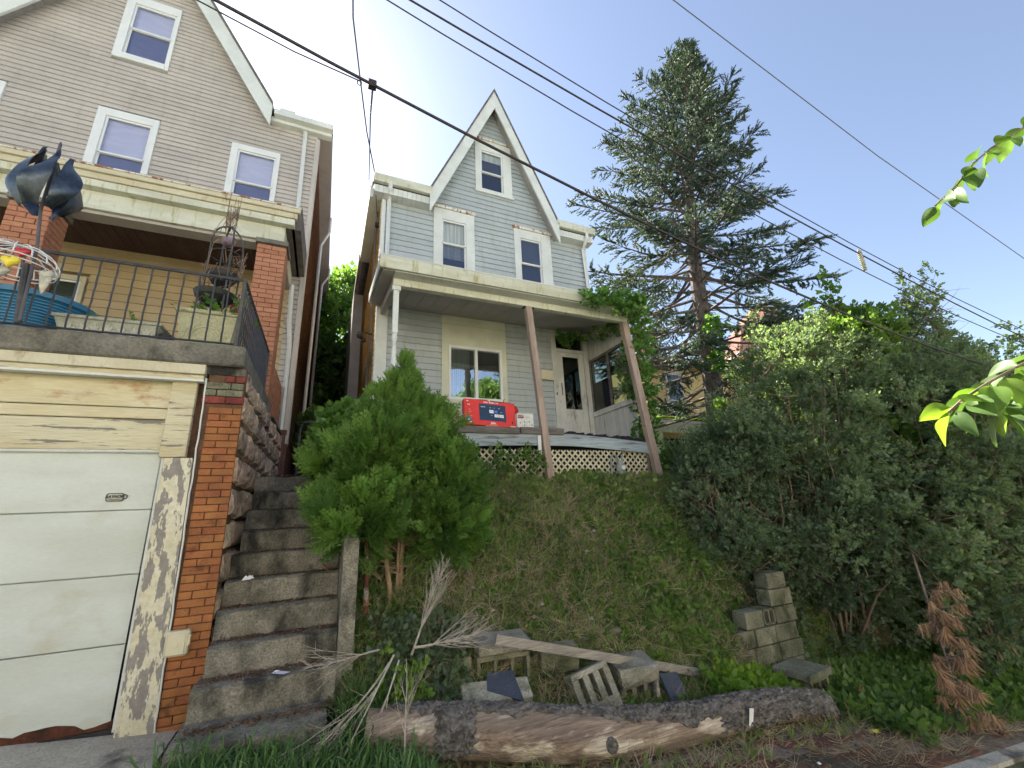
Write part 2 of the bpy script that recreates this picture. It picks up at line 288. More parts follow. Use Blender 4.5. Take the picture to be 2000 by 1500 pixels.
def box(name, m, x0, x1, y0, y1, z0, z1, parent=None, c=0, **k):
    b = MB(); (b.cbox(x0, x1, y0, y1, z0, z1, c) if c else b.box(x0, x1, y0, y1, z0, z1)); return b.obj(name, m, parent, **k)
def frames(D, roll=None):
    """rotation matrices whose local +X points along D, +Z near world up, rolled at random"""
    D = D / np.linalg.norm(D, axis=1)[:, None]; up = np.tile([0., 0, 1], (len(D), 1)); up[np.abs(D[:, 2]) > .97] = (1, 0, 0)
    Yv = np.cross(up, D); Yv /= np.linalg.norm(Yv, axis=1)[:, None]; Zv = np.cross(D, Yv)
    if roll is not None:
        c, s_ = np.cos(roll)[:, None], np.sin(roll)[:, None]; Yv, Zv = Yv * c + Zv * s_, Zv * c - Yv * s_
    return np.stack([D, Yv, Zv], axis=2)
def scatter(name, tmpls, P, R, S, m, parent=None, var=None, **k):
    """one mesh out of many small placed templates; all faces of a template are triangles"""
    N = len(P); var = RNG.random(N) if var is None else var
    which = RNG.integers(0, len(tmpls), N); VV = []; FF = []; AA = []; base = 0
    for t, (tv, tf) in enumerate(tmpls):
        ix = np.nonzero(which == t)[0]
        if not len(ix): continue
        tv = np.asarray(tv, float); tf = np.asarray(tf, int)
        v = np.einsum('nij,vj->nvi', R[ix], tv) * S[ix][:, None, None] + P[ix][:, None, :]
        VV.append(v.reshape(-1, 3)); FF.append((tf[None] + (np.arange(len(ix)) * len(tv))[:, None, None] + base).reshape(-1, 3))
        AA.append(np.repeat(var[ix], len(tv))); base += len(ix) * len(tv)
    V = np.concatenate(VV); Fc = np.concatenate(FF); A = np.concatenate(AA)
    me = bpy.data.meshes.new(name); me.vertices.add(len(V)); me.vertices.foreach_set('co', V.astype(np.float32).ravel())
    me.loops.add(len(Fc) * 3); me.loops.foreach_set('vertex_index', Fc.astype(np.int32).ravel())
    me.polygons.add(len(Fc)); me.polygons.foreach_set('loop_start', (np.arange(len(Fc)) * 3).astype(np.int32))
    me.polygons.foreach_set('loop_total', np.full(len(Fc), 3, np.int32))
    at = me.attributes.new('var', 'FLOAT', 'POINT'); at.data.foreach_set('value', A.astype(np.float32))
    me.materials.append(m); me.update(calc_edges=True)
    return link(name, me, parent, **k)
# templates (local +X is the growing direction)
def t_leaf(l=1., w=.42, fold=.12, droop=.15):
    v = [(0, 0, 0), (l * .45, 0, 0), (l, 0, -droop * l), (l * .4, w * l, fold * l), (l * .4, -w * l, fold * l), (l * .78, w * .6 * l, fold * .6 * l - droop * .5 * l), (l * .78, -w * .6 * l, fold * .6 * l - droop * .5 * l)]
    return v, [(0, 1, 3), (0, 4, 1), (1, 5, 3), (1, 2, 5), (1, 4, 6), (1, 6, 2)]
def combine(parts):
    V = []; F = []
    for (v, f), mtx in parts:
        b = len(V); V += [tuple(mtx @ Vector(q)) for q in v]; F += [tuple(b + i for i in t) for t in f]
    return V, F
def simple_leaf(w=.35): return [(0, 0, 0), (.45, w, .08), (1, 0, -.08), (.45, -w, .08)], [(0, 2, 1), (0, 3, 2)]
def t_cluster(n=7, leaf=None, spread=1.1, seed=0, ls=.45):
    r = random.Random(seed); ps = []
    for i in range(n):
        x = .15 + .85 * i / n; a = i * 2.4 + r.uniform(-.4, .4); el = r.uniform(.5, spread)
        q = Matrix.Translation((x, 0, 0)) @ Matrix.Rotation(a, 4, 'X') @ Matrix.Rotation(-el, 4, 'Y') @ Matrix.Rotation(r.uniform(-1, 1), 4, 'X') @ Matrix.Scale(ls * r.uniform(.7, 1.2), 4)
        ps.append((leaf or simple_leaf(), q))
    st = ([(0, .012, 0), (0, -.012, 0), (1, 0, 0)], [(0, 1, 2)]); ps.append((st, Matrix.Identity(4)))
    return combine(ps)
def t_needle(seed=0, n=22, w=.06):
    r = random.Random(seed); V = []; F = []
    for i in range(n):
        x = i / n * .9; a = r.uniform(0, 6.28); L = .26 * r.uniform(.8, 1.2) * (1 - .3 * x)
        d = Vector((.7, math.cos(a) * .8, math.sin(a) * .8 + .15)).normalized() * L; sd_ = Vector((0, -math.sin(a), math.cos(a))) * w
        b = len(V); V += [Vector((x, 0, 0)) - sd_, Vector((x, 0, 0)) + sd_, Vector((x, 0, 0)) + d]; F.append((b, b + 1, b + 2))
    V += [(0, .02, 0), (0, -.02, 0), (1.12, 0, 0)]; b = len(V) - 3; F.append((b, b + 1, b + 2))
    return [tuple(q) for q in V], F
def t_frond(seed=0):
    r = random.Random(seed); V = []; F = []
    def finger(o, d, L, w):
        nrm = Vector((0, 0, 1)); s_ = d.cross(nrm).normalized() * w; b = len(V)
        V.extend([o, o + d * L * .5 + s_, o + d * L + nrm * r.uniform(-.06, .06), o + d * L * .5 - s_]); F.extend([(b, b + 1, b + 2), (b, b + 2, b + 3)])
    nf = 8
    for i in range(nf):
        x = i / nf * .85; sgn = 1 if i % 2 else -1; L = .46 * (1 - x * .6) * r.uniform(.85, 1.15)
        d = Vector((.75, sgn * .66, r.uniform(-.1, .15))).normalized(); o = Vector((x, 0, -.15 * x * x))
        finger(o, d, L, .045)
        finger(o + d * L * .35, (d + Vector((.5, -sgn * .5, 0))).normalized(), L * .5, .042)
        finger(o + d * L * .45, (d + Vector((-.1, sgn * .6, 0))).normalized(), L * .42, .04)
    finger(Vector((.7, 0, -.08)), Vector((1, 0, -.15)), .38, .035)
    finger(Vector((0, 0, 0)), Vector((1, 0, -.08)), .8, .018)
    return [tuple(q) for q in V], F
def t_tuft(seed=0, n=6, w=.028, spread=.5):
    r = random.Random(seed); V = []; F = []
    for i in range(n):
        a = r.uniform(0, 6.28); t = r.uniform(.1, spread); L = r.uniform(.6, 1.1); d = Vector((0, math.cos(a), math.sin(a))); s_ = Vector((0, -math.sin(a), math.cos(a))) * w
        o = d * r.uniform(0, .12); p1 = o + Vector((.5 * L, 0, 0)) + d * t * .35 * L; p2 = o + Vector((.85 * L, 0, 0)) + d * t * L; p3 = o + Vector(((1.0 - t * .35) * L, 0, 0)) + d * (t * 1.6) * L
        b = len(V); V += [o - s_, o + s_, p1 - s_ * .9, p1 + s_ * .9, p2 - s_ * .6, p2 + s_ * .6, p3]
        F += [(b, b + 1, b + 3), (b, b + 3, b + 2), (b + 2, b + 3, b + 5), (b + 2, b + 5, b + 4), (b + 4, b + 5, b + 6)]
    return [tuple(q) for q in V], F
def t_bigleaf(w=.36, droop=.25, fold=.12, wave=.03, nr=10, nc=4, seed=0):
    r = random.Random(seed); ph = r.uniform(0, 6); V = []; F = []
    for i in range(nr + 1):
        t = i / nr; hw = w * (math.sin(math.pi * min(1, t * .97 + .015) ** .85) ** .8) * (1 - .25 * t)
        for j in range(nc + 1):
            u = 2 * j / nc - 1; V.append((t, u * hw, fold * abs(u) * hw / w - droop * t * t + wave * math.sin(7 * t + ph) * u))
    for i in range(nr):
        for j in range(nc): a = i * (nc + 1) + j; F += [(a, a + nc + 1, a + nc + 2), (a, a + nc + 2, a + 1)]
    return V, F
FROND = [t_frond(i) for i in range(4)]; NEEDLE = [t_needle(i) for i in range(4)]; CLUS = [t_cluster(7, seed=i) for i in range(4)]
CLUSF = [t_cluster(6, leaf=t_leaf(), seed=i, ls=.55) for i in range(3)]
TUFT = [t_tuft(i) for i in range(5)]; MESSY = [t_tuft(i + 9, n=7, w=.014, spread=1.3) for i in range(5)]
WEED = [t_cluster(6, seed=20 + i, spread=1.5, ls=.6) for i in range(3)]
def rdir(n): v = RNG.normal(size=(n, 3)); return v / np.linalg.norm(v, axis=1)[:, None]
def in_blob(n, c, r, shell=.55):
    d = rdir(n); rad = shell + (1 - shell) * RNG.random(n) ** .6; return np.array(c) + d * rad[:, None] * np.array(r), d
def lump(P, s, amp): return P + amp * np.stack([np.sin(P[:, 1] * s + 1.3) * np.cos(P[:, 2] * s * 1.2), np.sin(P[:, 2] * s * .9 + 2) * np.cos(P[:, 0] * s), np.sin(P[:, 0] * s * 1.1 + .4) * np.cos(P[:, 1] * s * .9)], axis=1)

def clumped(n, per, blobs, rc, shell=.55, up=.3, wl=.14):
    """leaf positions gathered in many small bunches through the crown, with gaps between the bunches"""
    vol = np.array([(b[1][0] * b[1][1] * b[1][2]) ** .67 * (b[2] if len(b) > 2 else 1) for b in blobs]); vol /= vol.sum(); PP, DD, V_ = [], [], []
    for b, v in zip(blobs, vol):
        m = max(3, int(n * v / per)); C, d = in_blob(m, b[0], b[1], shell); C = np.array(b[0]) + (C - np.array(b[0])) * (1 + .38 * RNG.random(m) ** 4)[:, None]; C = lump(C, 1.9, wl); g = d / np.array(b[1]); g /= np.linalg.norm(g, axis=1)[:, None]
        k = np.repeat(np.arange(m), per); q = rdir(m * per); rad = RNG.random(m * per) ** .45; sc = rc * RNG.uniform(.6, 1.35, m)[k]
        q2 = q + g[k] * .35; PP.append(C[k] + q2 * (rad * sc)[:, None] * np.array([1, 1, .75])); DD.append(q * .8 + g[k] * .7 + np.array([0, 0, up]))
        V_.append(np.clip(RNG.random(m)[k] * .85 + RNG.random(m * per) * .3 - .08, 0, 1))
    return np.concatenate(PP), np.concatenate(DD), np.concatenate(V_)
# ------------------------------------------------------------------ terrain
def zs(X): return -.03 - .09 * (np.clip(X, -12, 16) + .8)
def hz(X, Y):
    X = np.asarray(X, float); Y = np.asarray(Y, float); b = zs(X)
    Ys = np.array([-500, 3.6, 4.1, 4.5, 5.0, 5.6, 6.2, 6.5, 8, 11, 500]); t = np.array([0, 0, .05, .27, .51, .76, .965, 1.0, 1.03, 1.12, 2.6])
    right = np.clip((X - 5.9) / 2.0, 0, 1); top = 2.03 - .85 * right * right * (3 - 2 * right) - np.clip(X - 8, 0, 8) * .1
    h = b + (top - b) * np.interp(Y, Ys, t)
    n = .035 * np.sin(X * 3.1 + Y * 1.7) * np.sin(Y * 4.3 - X) + .02 * np.sin(X * 7.7 + 1) * np.sin(Y * 8.1)
    h = h + n * np.clip((Y - 3.6) / .6, 0, 1) + .008 * np.sin(X * 9 + Y * 5) * np.sin(Y * 13 - X * 4)
    # right of the old block wall the bank starts further back
    k = np.clip((X - 4.75) / .25, 0, 1) * np.clip((4.75 - Y) / .3, 0, 1)
    h = h * (1 - k) + b * k
    low = (X < .25) & (Y < 6.45); h = np.where(low, b - .12 * (Y > 3.9), h)
    h = np.where((X < -.78) & (Y < 12), b, h)
    return h
xs = np.concatenate([np.array([-300, -100, -40, -20, -12, -8, -5, -3, -2, -1.2, -.79, -.77, -.4, 0, .2, .249, .251]), np.arange(.3, 9.3, .09), np.array([9.6, 10, 11, 12, 14, 16, 20, 30, 60, 120, 300])])
ys = np.concatenate([np.array([-300, -100, -40, -20, -10, -4, -1, 0, 1, 1.6, 2.0, 2.3]), np.arange(2.4, 7.2, .09), np.array([6.449, 6.451, 7.4, 7.8, 8.4, 9, 10, 11, 11.99, 12.01, 14, 17, 20, 26, 40, 80, 150, 300])]); ys.sort()
GX, GY = np.meshgrid(xs, ys); GZ = hz(GX, GY) - np.where(GY < 2.42, .02, 0)
tm = MB(); nx = len(xs)
tm.v = [tuple(q) for q in np.stack([GX.ravel(), GY.ravel(), GZ.ravel()], 1)]
tm.f = [(j * nx + i, j * nx + i + 1, (j + 1) * nx + i + 1, (j + 1) * nx + i) for j in range(len(ys) - 1) for i in range(nx - 1)]; tm.mi = [0] * len(tm.f)
tm.obj('ground', M['litter'], smooth=True, kind='structure')
def strip(name, m, X0, X1, Y0, Y1, dz, n=30, th=0, **k):
    b = MB(); vs = []; fs = []
    for i in range(n + 1):
        x = X0 + (X1 - X0) * i / n; z = float(zs(x)) + dz; vs += [(x, Y0, z), (x, Y1, z)] + ([(x, Y0, z - th), (x, Y1, z - th)] if th else [])
    q = 4 if th else 2
    for i in range(n):
        a = i * q; fs.append((a, a + q, a + q + 1, a + 1))
        if th: fs += [(a, a + 2, a + q + 2, a + q), (a + 1, a + q + 1, a + q + 3, a + 3)]
    b.add(vs, fs); return b.obj(name, m, kind='structure', **k)
strip('road', M['asphalt'], -60, 60, -4.5, 2.28, -.05, 60)
strip('far_pavement', M['apron'], -60, 60, -6.5, -4.5, .02, 60)
strip('kerb', M['apron'], -60, 60, 2.28, 2.40, .015, 60, th=.14)
strip('driveway', M['apron'], -5.5, -.95, 2.40, 4.98, .012, 8, th=.1)
pv = strip('pavement', M['soil'], -.9, 30, 2.40, 3.35, .0125, 60)
bk = MB(); bk.cbox(-.098, .098, -.046, .046, -.05, 0, .006); bme = bk.mesh('brick', M['sidewalk'])
for r in range(9):
    for c in range(28):
        x = .9 + c * .205 + (r % 2) * .1; y = 2.46 + r * .1
        if math.sin(x * 2.3 + r) * math.sin(y * 5 + x) + random.uniform(-.25, .25) < .02: continue
        o = link('brick', bme, pv, loc=(x, y, float(zs(x)) + .021 + random.uniform(-.004, .004)), rz=random.uniform(-.05, .05))

# ------------------------------------------------------------------ builders for houses
def siding(parent, m, F, z0, z1, e, xl, xr, holes=(), lip=.026, back=.1, piece='siding_board'):
    z = z0
    while z < z1 - .01:
        zt = min(z + e, z1); zm = (z + zt) / 2; iv = [(xl(zm), xr(zm))]
        for (a, b_, c, d) in holes:
            if c < zm < d:
                nv = []
                for p, q in iv:
                    if a > p: nv.append((p, min(q, a)))
                    if b_ < q: nv.append((max(p, b_), q))
                iv = [t for t in nv if t[1] - t[0] > .02]
        iv2 = []
        for p, q in iv:
            while q - p > 3.4: c_ = p + random.uniform(1.4, 3.4); iv2.append((p, c_ - .001)); p = c_ + .001
            iv2.append((p, q))
        for p, q in iv2:
            if q - p < .03: continue
            j = random.uniform(-.0015, .0015)
            MB().prism([(F + back, z), (F - lip, z), (F - lip - .001, z + .010), (F - .003 + j, zt - .002), (F + back, zt - .002)], 'x', p, q).obj(piece, m, parent)
        z += e
def window(parent, x0, x1, z0, z1, g, F, mz, m='trim', blind='blind', gl='glass', head=None, blind_z=None, sash='vinyl', name='window'):
    gx0, gx1, gz0, gz1 = g; b = MB(); Y0, Y1 = F - .05, F + .06; s = .035
    b.cbox(x0, gx0 - s, Y0, Y1, z0, z1, .004); b.cbox(gx1 + s, x1, Y0, Y1, z0, z1, .004)
    b.cbox(gx0 - s, gx1 + s, Y0, Y1, gz1 + s, z1, .004); b.cbox(gx0 - s, gx1 + s, Y0 - .012, Y1, z0, gz0 - s, .004)
    f = b.obj(name, M[m], parent)
    if head: b = MB(); b.cbox(x0 - .03, x1 + .03, F - .085, F + .05, z1 + .002, z1 + head, .006); b.obj('window_head', M['rusttrim'], f)
    for k, (a, c, y) in enumerate(((mz, gz1, F - .02), (gz0, mz, F + .008))):
        b = MB(); ex = (.0 if k else .02)
        b.box(gx0 - s, gx0, y, y + .03, a - (s if k else 0), c + (0 if k else s)); b.box(gx1, gx1 + s, y, y + .03, a - (s if k else 0), c + (0 if k else s))
        b.box(gx0, gx1, y, y + .03, c - (.0 if not k else .02), c + (s if not k else .015)); b.box(gx0, gx1, y, y + .03, a - (.015 if not k else s), a + (.02 if not k else .0))
        so = b.obj('sash', M[sash], f)
        box('pane', M['glass4' if k and gl == 'glass' else gl], gx0, gx1, y + .012, y + .016, a + (.02 if not k else 0), c - (.0 if not k else .02), so)
    bz = gz0 if blind_z is None else blind_z
    if blind:
        b = MB(); z = bz
        while z < gz1 + .02: b.box(gx0 - .03, gx1 + .03, F + .058, F + .066, z, z + .028); z += .03
        b.obj('blind', M[blind], f, kind='stuff')
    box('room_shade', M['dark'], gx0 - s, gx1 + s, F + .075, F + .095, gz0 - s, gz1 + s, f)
    return f
def bricks(parent, m, x0, x1, yf, yb, z0, z1, pitch, L, gap=.008, side=None, offs=0):
    """running-bond bricks on the front of a pier; every brick reaches a little into the pier"""
    n = int(round((z1 - z0) / pitch)); cache = {}
    for r in range(n):
        z = z0 + r * pitch; xa = x0; first = L * (.5 if (r + offs) % 2 else 1.0); cuts = [x0]
        x = x0 + first
        while x < x1 - .04: cuts.append(x); x += L
        cuts.append(x1)
        for a, b_ in zip(cuts, cuts[1:]):
            w = round(b_ - a - gap, 3); dep = round(yb - yf, 3)
            if (w, dep) not in cache: cache[w, dep] = MB().cbox(0, w, 0, dep, 0, pitch - gap, .004).mesh('brick', M[m])
            link('brick', cache[w, dep], parent, loc=(a + gap / 2, yf + random.uniform(-.004, .003), z))
        if side:
            xs_, y0, y1 = side; y = y0 + (L * .5 if (r + offs) % 2 == 0 else 0) + .002; yy = [y0] + list(np.arange(y if y > y0 + .03 else y + L, y1 - .04, L)) + [y1]
            for a, b_ in zip(yy, yy[1:]):
                w = round(b_ - a - gap, 3)
                if ('s', w) not in cache: cache['s', w] = MB().cbox(-.03, 0, 0, w, 0, pitch - gap, .004).mesh('brick', M[m])
                link('brick', cache['s', w], parent, loc=(xs_ + random.uniform(-.003, .003), a + gap / 2, z))
# ================================================================== LEFT HOUSE
LH = thing('house', 'beige sided house with steep gable, brick porch piers and a white garage door below', 'house')
FL = 9.0
AX, AZ, SL = -4.21, 14.25, 1.64
def lxl(z): return -7.6 if z < 10.2 else AX - (AZ - z) / SL - .12
def lxr(z): return -.76 if z < 10.3 else min(-.76, AX + (AZ - z) / SL + .12)
core = MB(); core.box(-7.7, -.78, FL + .1, 19, -1, 10.3); core.prism([(AX - (AZ - 10.3) / SL, 10.3), (AX + (AZ - 10.3) / SL, 10.3), (AX, AZ)], 'y', FL + .1, FL + 5)
core.box(-7.7, -.78, FL + .5, 19, 10.3, 10.5)
lw = core.obj('wall', M['beige'], LH)
hl = [(-4.68, -3.74, 10.9, 12.72), (-4.63, -3.66, 8.2, 9.56), (-2.39, -1.46, 8.18, 9.5), (-6.88, -5.94, 8.2, 9.56)]
hl[1] = (-4.63, -3.66, 7.4, 9.56); hl[2] = (-2.39, -1.46, 7.4, 9.5); hl[3] = (-6.88, -5.94, 7.4, 9.56)
siding(lw, M['beige'], FL, 6.7, 14.2, .112, lxl, lxr, hl)
siding(lw, M['porchbeige'], FL, 3.32, 6.5, .153, lambda z: -7.6, lambda z: -1.0, [(-4.75, -4.1, 3.3, 5.86)])
siding(lw, M['beige'], FL, 2.95, 6.7, .112, lambda z: -1.0, lambda z: -.76, [])
window(LH, -4.68, -3.74, 10.9, 12.72, (-4.5, -3.84, 11.08, 12.46), FL, 11.80, sash='vinyl', m='vinyl', blind_z=11.1)
window(LH, -4.63, -3.66, 7.42, 9.56, (-4.45, -3.79, 7.62, 9.35), FL, 8.53, m='vinyl')
window(LH, -2.39, -1.46, 7.40, 9.5, (-2.23, -1.57, 7.6, 9.32), FL, 8.56, m='vinyl')
window(LH, -6.88, -5.94, 7.42, 9.56, (-6.7, -6.12, 7.62, 9.35), FL, 8.53, m='vinyl')
window(LH, -4.75, -4.12, 4.0, 5.84, (-4.66, -4.22, 4.1, 5.72), FL, 4.9, m='cream', blind='blind', gl='glass3')
# side wall clad in brown shingles, seen edge-on in the gap between the houses
sm = MB()
for i in range(64):
    z = 2.95 + i * .115; sm.hexa([(-.79, 9.13, z), (-.733, 9.13, z), (-.733, 18.6, z), (-.79, 18.6, z), (-.79, 9.13, z + .113), (-.757, 9.13, z + .113), (-.757, 18.6, z + .113), (-.79, 18.6, z + .113)])
sm.obj('side_cladding', M['shingle'], LH, kind='stuff')
box('foundation', M['bootpipe'], -.79, -.72, 9.0, 18.6, 1.5, 2.95, LH)
box('corner_board', M['beige'], -.80, -.70, 8.955, 9.16, 2.95, 10.2, LH, c=.006)
# rake boards, soffits, roof
def rakes(parent, ax, az, sl, sr, zl, zr, th, y0, y1, y2, mt, ms, mr):
    for sgn, s, zb in ((-1, sl, zl), (1, sr, zr)):
        run = (az - zb) / s; t = th
        def sec(o0, o1, dz=0): return [(ax, az - o0), (ax + sgn * (run), zb - o0), (ax + sgn * (run), zb - o1), (ax, az - o1)]
        MB().prism(sec(0, t)[::sgn], 'y', y0, y0 + .045).obj('rake_board', M[mt], parent)
        MB().prism(sec(-.05, .05)[::sgn], 'y', y0 - .02, y2).obj('roof_slope', M[mr], parent)
        n = 22
        for i in range(n):
            a0, a1 = i / n, (i + 1) / n - .004; x0, x1 = ax + sgn * run * a0, ax + sgn * run * a1; q0, q1 = az - (az - zb) * a0 - t * .55, az - (az - zb) * a1 - t * .55
            MB().prism([(x0, q0), (x1, q1), (x1, q1 - .03), (x0, q0 - .03)][::sgn], 'y', y0 + .047, y1).obj('soffit_panel', M[ms], parent)
rakes(LH, AX, 14.72, 1.64, 1.64, 10.78, 10.62, .62, 8.72, 9.02, 13.5, 'trim', 'soffit', 'roof')
MB().prism([(8.72, 10.36), (8.72, 10.50), (8.86, 10.52), (8.86, 10.36)], 'x', -1.66, -.44).obj('gutter', M['trim'], LH)
box('eave_soffit', M['trim'], -1.72, -.46, 8.86, 9.02, 10.28, 10.4, LH); box('eave_roof', M['roof'], -1.72, -.44, 8.8, 18.8, 10.5, 10.56, LH)
box('eave_soffit', M['soffit'], -.76, -.44, 9.02, 18.8, 10.3, 10.49, LH)
MB().box(-1.62, -1.3, 9.1, 9.5, 10.56, 10.95).obj('roof_vent', M['trim'], LH)
MB().tube([(-1.02, 8.93, 10.36), (-1.0, 8.93, 9.2), (-.98, 8.93, 6.9)], .042, 4).obj('downspout', M['vinyl'], LH)
MB().tube([(-.93, 8.9, 6.25), (-.90, 8.9, 5.4), (-.85, 8.93, 4.9), (-.84, 8.93, 3.15)], .042, 4).obj('downspout', M['vinyl'], LH)
MB().lathe([(.055, 0), (.055, .92), (.075, .93), (.075, 1.0), (.045, 1.0)], (-.80, 8.9, 2.2), 12).obj('drain_pipe', M['bootpipe'], LH)
MB().tube([(-.42, 12.0, 10.3), (-.42, 12, 9.8), (-.62, 12, 9.3), (-.64, 12, 3)], .04, 4).obj('downspout', M['vinyl'], LH)
MB().tube([(-.42, 15.0, 10.3), (-.42, 15, 10.0), (-.62, 15, 9.6), (-.64, 15, 3)], .04, 4).obj('downspout', M['beige'], LH)
# porch roof
pr = MB(); pr.prism([(7.30, 6.50), (9.0, 6.50), (9.0, 7.05), (7.13, 6.86), (7.13, 6.80)], 'x', -7.9, -.72).obj('porch_roof', M['roof'], LH)
for nm, y0, y1, z0, z1, m in (('frieze_board', 7.30, 7.36, 6.20, 6.52, 'algae'), ('crown_moulding', 7.17, 7.30, 6.50, 6.62, 'algae'), ('crown_moulding', 7.14, 7.20, 6.62, 6.72, 'cream'), ('crown_moulding', 7.10, 7.17, 6.72, 6.80, 'cream'), ('drip_edge', 7.09, 7.2, 6.803, 6.83, 'rusttrim'), ('beam_underside', 7.36, 7.60, 6.15, 6.2, 'soffit')):
    o = .96 if 'frieze' in nm or 'beam' in nm else .96 - (7.30 - y0) * 1.1
    box(nm, M[m], -7.9, -o, y0, y1, z0, z1, LH, c=.006 if nm != 'beam_underside' else 0)
    if nm != 'beam_underside': box(nm, M['soffit' if nm == 'crown_moulding' else m], -o - .05, -o, y1 + .001, 9.0, z0, z1, LH, c=.004)
box('porch_beam', M['soffit'], -1.20, -.97, 7.37, 9.0, 6.17, 6.5, LH)
for i in range(46):
    x = -7.7 + i * .145; box('ceiling_board', M['ceil'], x, x + .138, 7.6, 8.99, 6.49, 6.51, LH)
# porch piers
for (a, b_, side) in ((-1.33, -.90, (-.90, 7.2, 7.62)), (-4.33, -3.87, (-3.87, 7.2, 7.62))):
    p = box('brick_pier', M['mortar2'], a + .012, b_ - .012, 7.212, 7.61, 3.32, 6.08, LH)
    bricks(p, 'brick2', a, b_, 7.2, 7.23, 3.34, 6.06, .082, .215, side=side)
    box('pier_cap', M['slab'], a - .03, b_ + .03, 7.17, 7.65, 6.065, 6.15, LH, c=.008)
kw = box('knee_wall', M['mortar2'], -1.1, -.915, 7.62, 8.98, 2.9, 4.05, LH)
kb = MB().cbox(-.03, 0, 0, .215, 0, .074, .004).mesh('brick', M['brick2'])
for r in range(14):
    for c in range(6):
        y = 7.63 + c * .225 + (.11 if r % 2 else 0)
        if y + .2 < 9.0: link('brick', kb, kw, loc=(-.898, y, 2.9 + r * .082))
# ledge slab, garage front
def rough(bm_obj, amp, s=6):
    me = bm_obj.data
    for v in me.vertices:
        q = v.co; v.co = q + Vector((math.sin(q.y * s + q.z * 3), math.sin(q.x * s * 1.1 + q.z * 5), math.sin(q.x * s * .9 + q.y * 2))) * amp
sl = MB()
sl.cbox(-8.0, -.85, 4.78, 7.25, 3.10, 3.32, .018); sl.box(-8.0, -.95, 7.25, 9.0, 3.12, 3.318)
sl.obj('porch_slab', M['slab'], LH)
GY_ = 4.86
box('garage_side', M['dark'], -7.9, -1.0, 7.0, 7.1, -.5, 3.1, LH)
box('header_board', M['cream'], -7.9, -1.165, 4.80, 4.9, 3.0, 3.098, LH, c=.004); box('header_board', M['peelh'], -7.9, -1.175, 4.835, 4.9, 2.935, 2.998, LH)
box('drip_strip', M['trim'], -7.9, -1.155, 4.77, 4.85, 2.915, 2.936, LH)
box('lintel_board', M['rustboard'], -7.9, -1.42, 4.90, 4.98, 2.665, 2.93, LH, c=.006)
box('lintel_board', M['rustboard'], -7.9, -1.425, 4.895, 4.98, 2.555, 2.655, LH, c=.006)
box('lintel_board', M['peelh'], -7.9, -1.43, 4.905, 4.98, 2.265, 2.548, LH, c=.006)
MB().tube([(-7.9, 4.89, 2.25), (-1.42, 4.89, 2.25)], .012, 6).obj('weather_strip', M['trim'], LH)
zz = [.09, .665, 1.20, 1.735, 2.262]
gdo = MB().box(-4.9, -1.36, 4.965, 5.0, .02, 2.26).obj('garage_door', M['garage'], LH)
for a, b_ in zip(zz, zz[1:]): box('door_panel', M['garage'], -4.9, -1.39, 4.925, 4.963, a + .004, b_ - .004, gdo, c=.004)
rb = MB(); n = 60; top = []; 
for i in range(n + 1):
    x = -4.9 + i * (3.5 / n); top.append((x, .1 + .02 * math.sin(x * 5) + .012 * math.sin(x * 17) + (.03 if x > -1.95 and x < -1.6 else 0)))
vs = [(x, 4.921, -.02 + float(zs(x)) * .6) for x, z in top] + [(x, 4.921, z + .03) for x, z in top]
rb.add(vs, [(i, i + 1, n + 2 + i, n + 1 + i) for i in range(n)]); rbo = rb.obj('rusted_edge', M['rust'], gdo)
box('bottom_seal', M['black'], -4.9, -1.39, 4.90, 4.96, -.05, .075, gdo)
# dog-tag shaped maker's plate
pl = MB(); hw, hh = .062, .036
pts = [(-1.69 + hw * c_, 1.848 + hh * s_) for c_, s_ in ((-.8, -1), (.8, -1), (1, -.7), (1, .7), (.8, 1), (-.8, 1), (-1, .7), (-1, -.7))]
pl.prism(pts, 'y', 4.914, 4.924); plo = pl.obj('maker_plate', M['graycable'], gdo)
pl = MB(); pl.prism([(-1.69 + (x + 1.69) * .86, 1.848 + (z - 1.848) * .8) for x, z in pts], 'y', 4.911, 4.914); pl.obj('plate_face', M['planter'], plo)
MB().tube([(-1.625 + .02 * math.cos(t), 4.918, 1.852 + .018 * math.sin(t)) for t in np.linspace(-1.7, 1.7, 9)], .004, 5).obj('plate_ring', M['graycable'], plo)
def text(s, size, m, parent, mtx, depth=.001, name='lettering', bold=0, shear=0):
    c = bpy.data.curves.new('lettering', 'FONT'); c.body = s; c.size = size; c.extrude = depth; c.align_x = 'CENTER'; c.align_y = 'CENTER'; c.offset = bold; c.shear = shear; c.resolution_u = 2
    t = bpy.data.objects.new('tmp', c); COL.objects.link(t); me = bpy.data.meshes.new_from_object(t); bpy.data.objects.remove(t); bpy.data.curves.remove(c)
    me.materials.clear(); me.materials.append(M[m]); me.transform(mtx); return link(name, me, parent)
RX = Matrix.Rotation(math.pi / 2, 4, 'X')
text('RAYNOR', .031, 'black', plo, Matrix.Translation((-1.693, 4.910, 1.853)) @ RX, bold=.0012, shear=.3)
text('GARAGE DOORS', .010, 'black', plo, Matrix.Translation((-1.693, 4.910, 1.829)) @ RX)
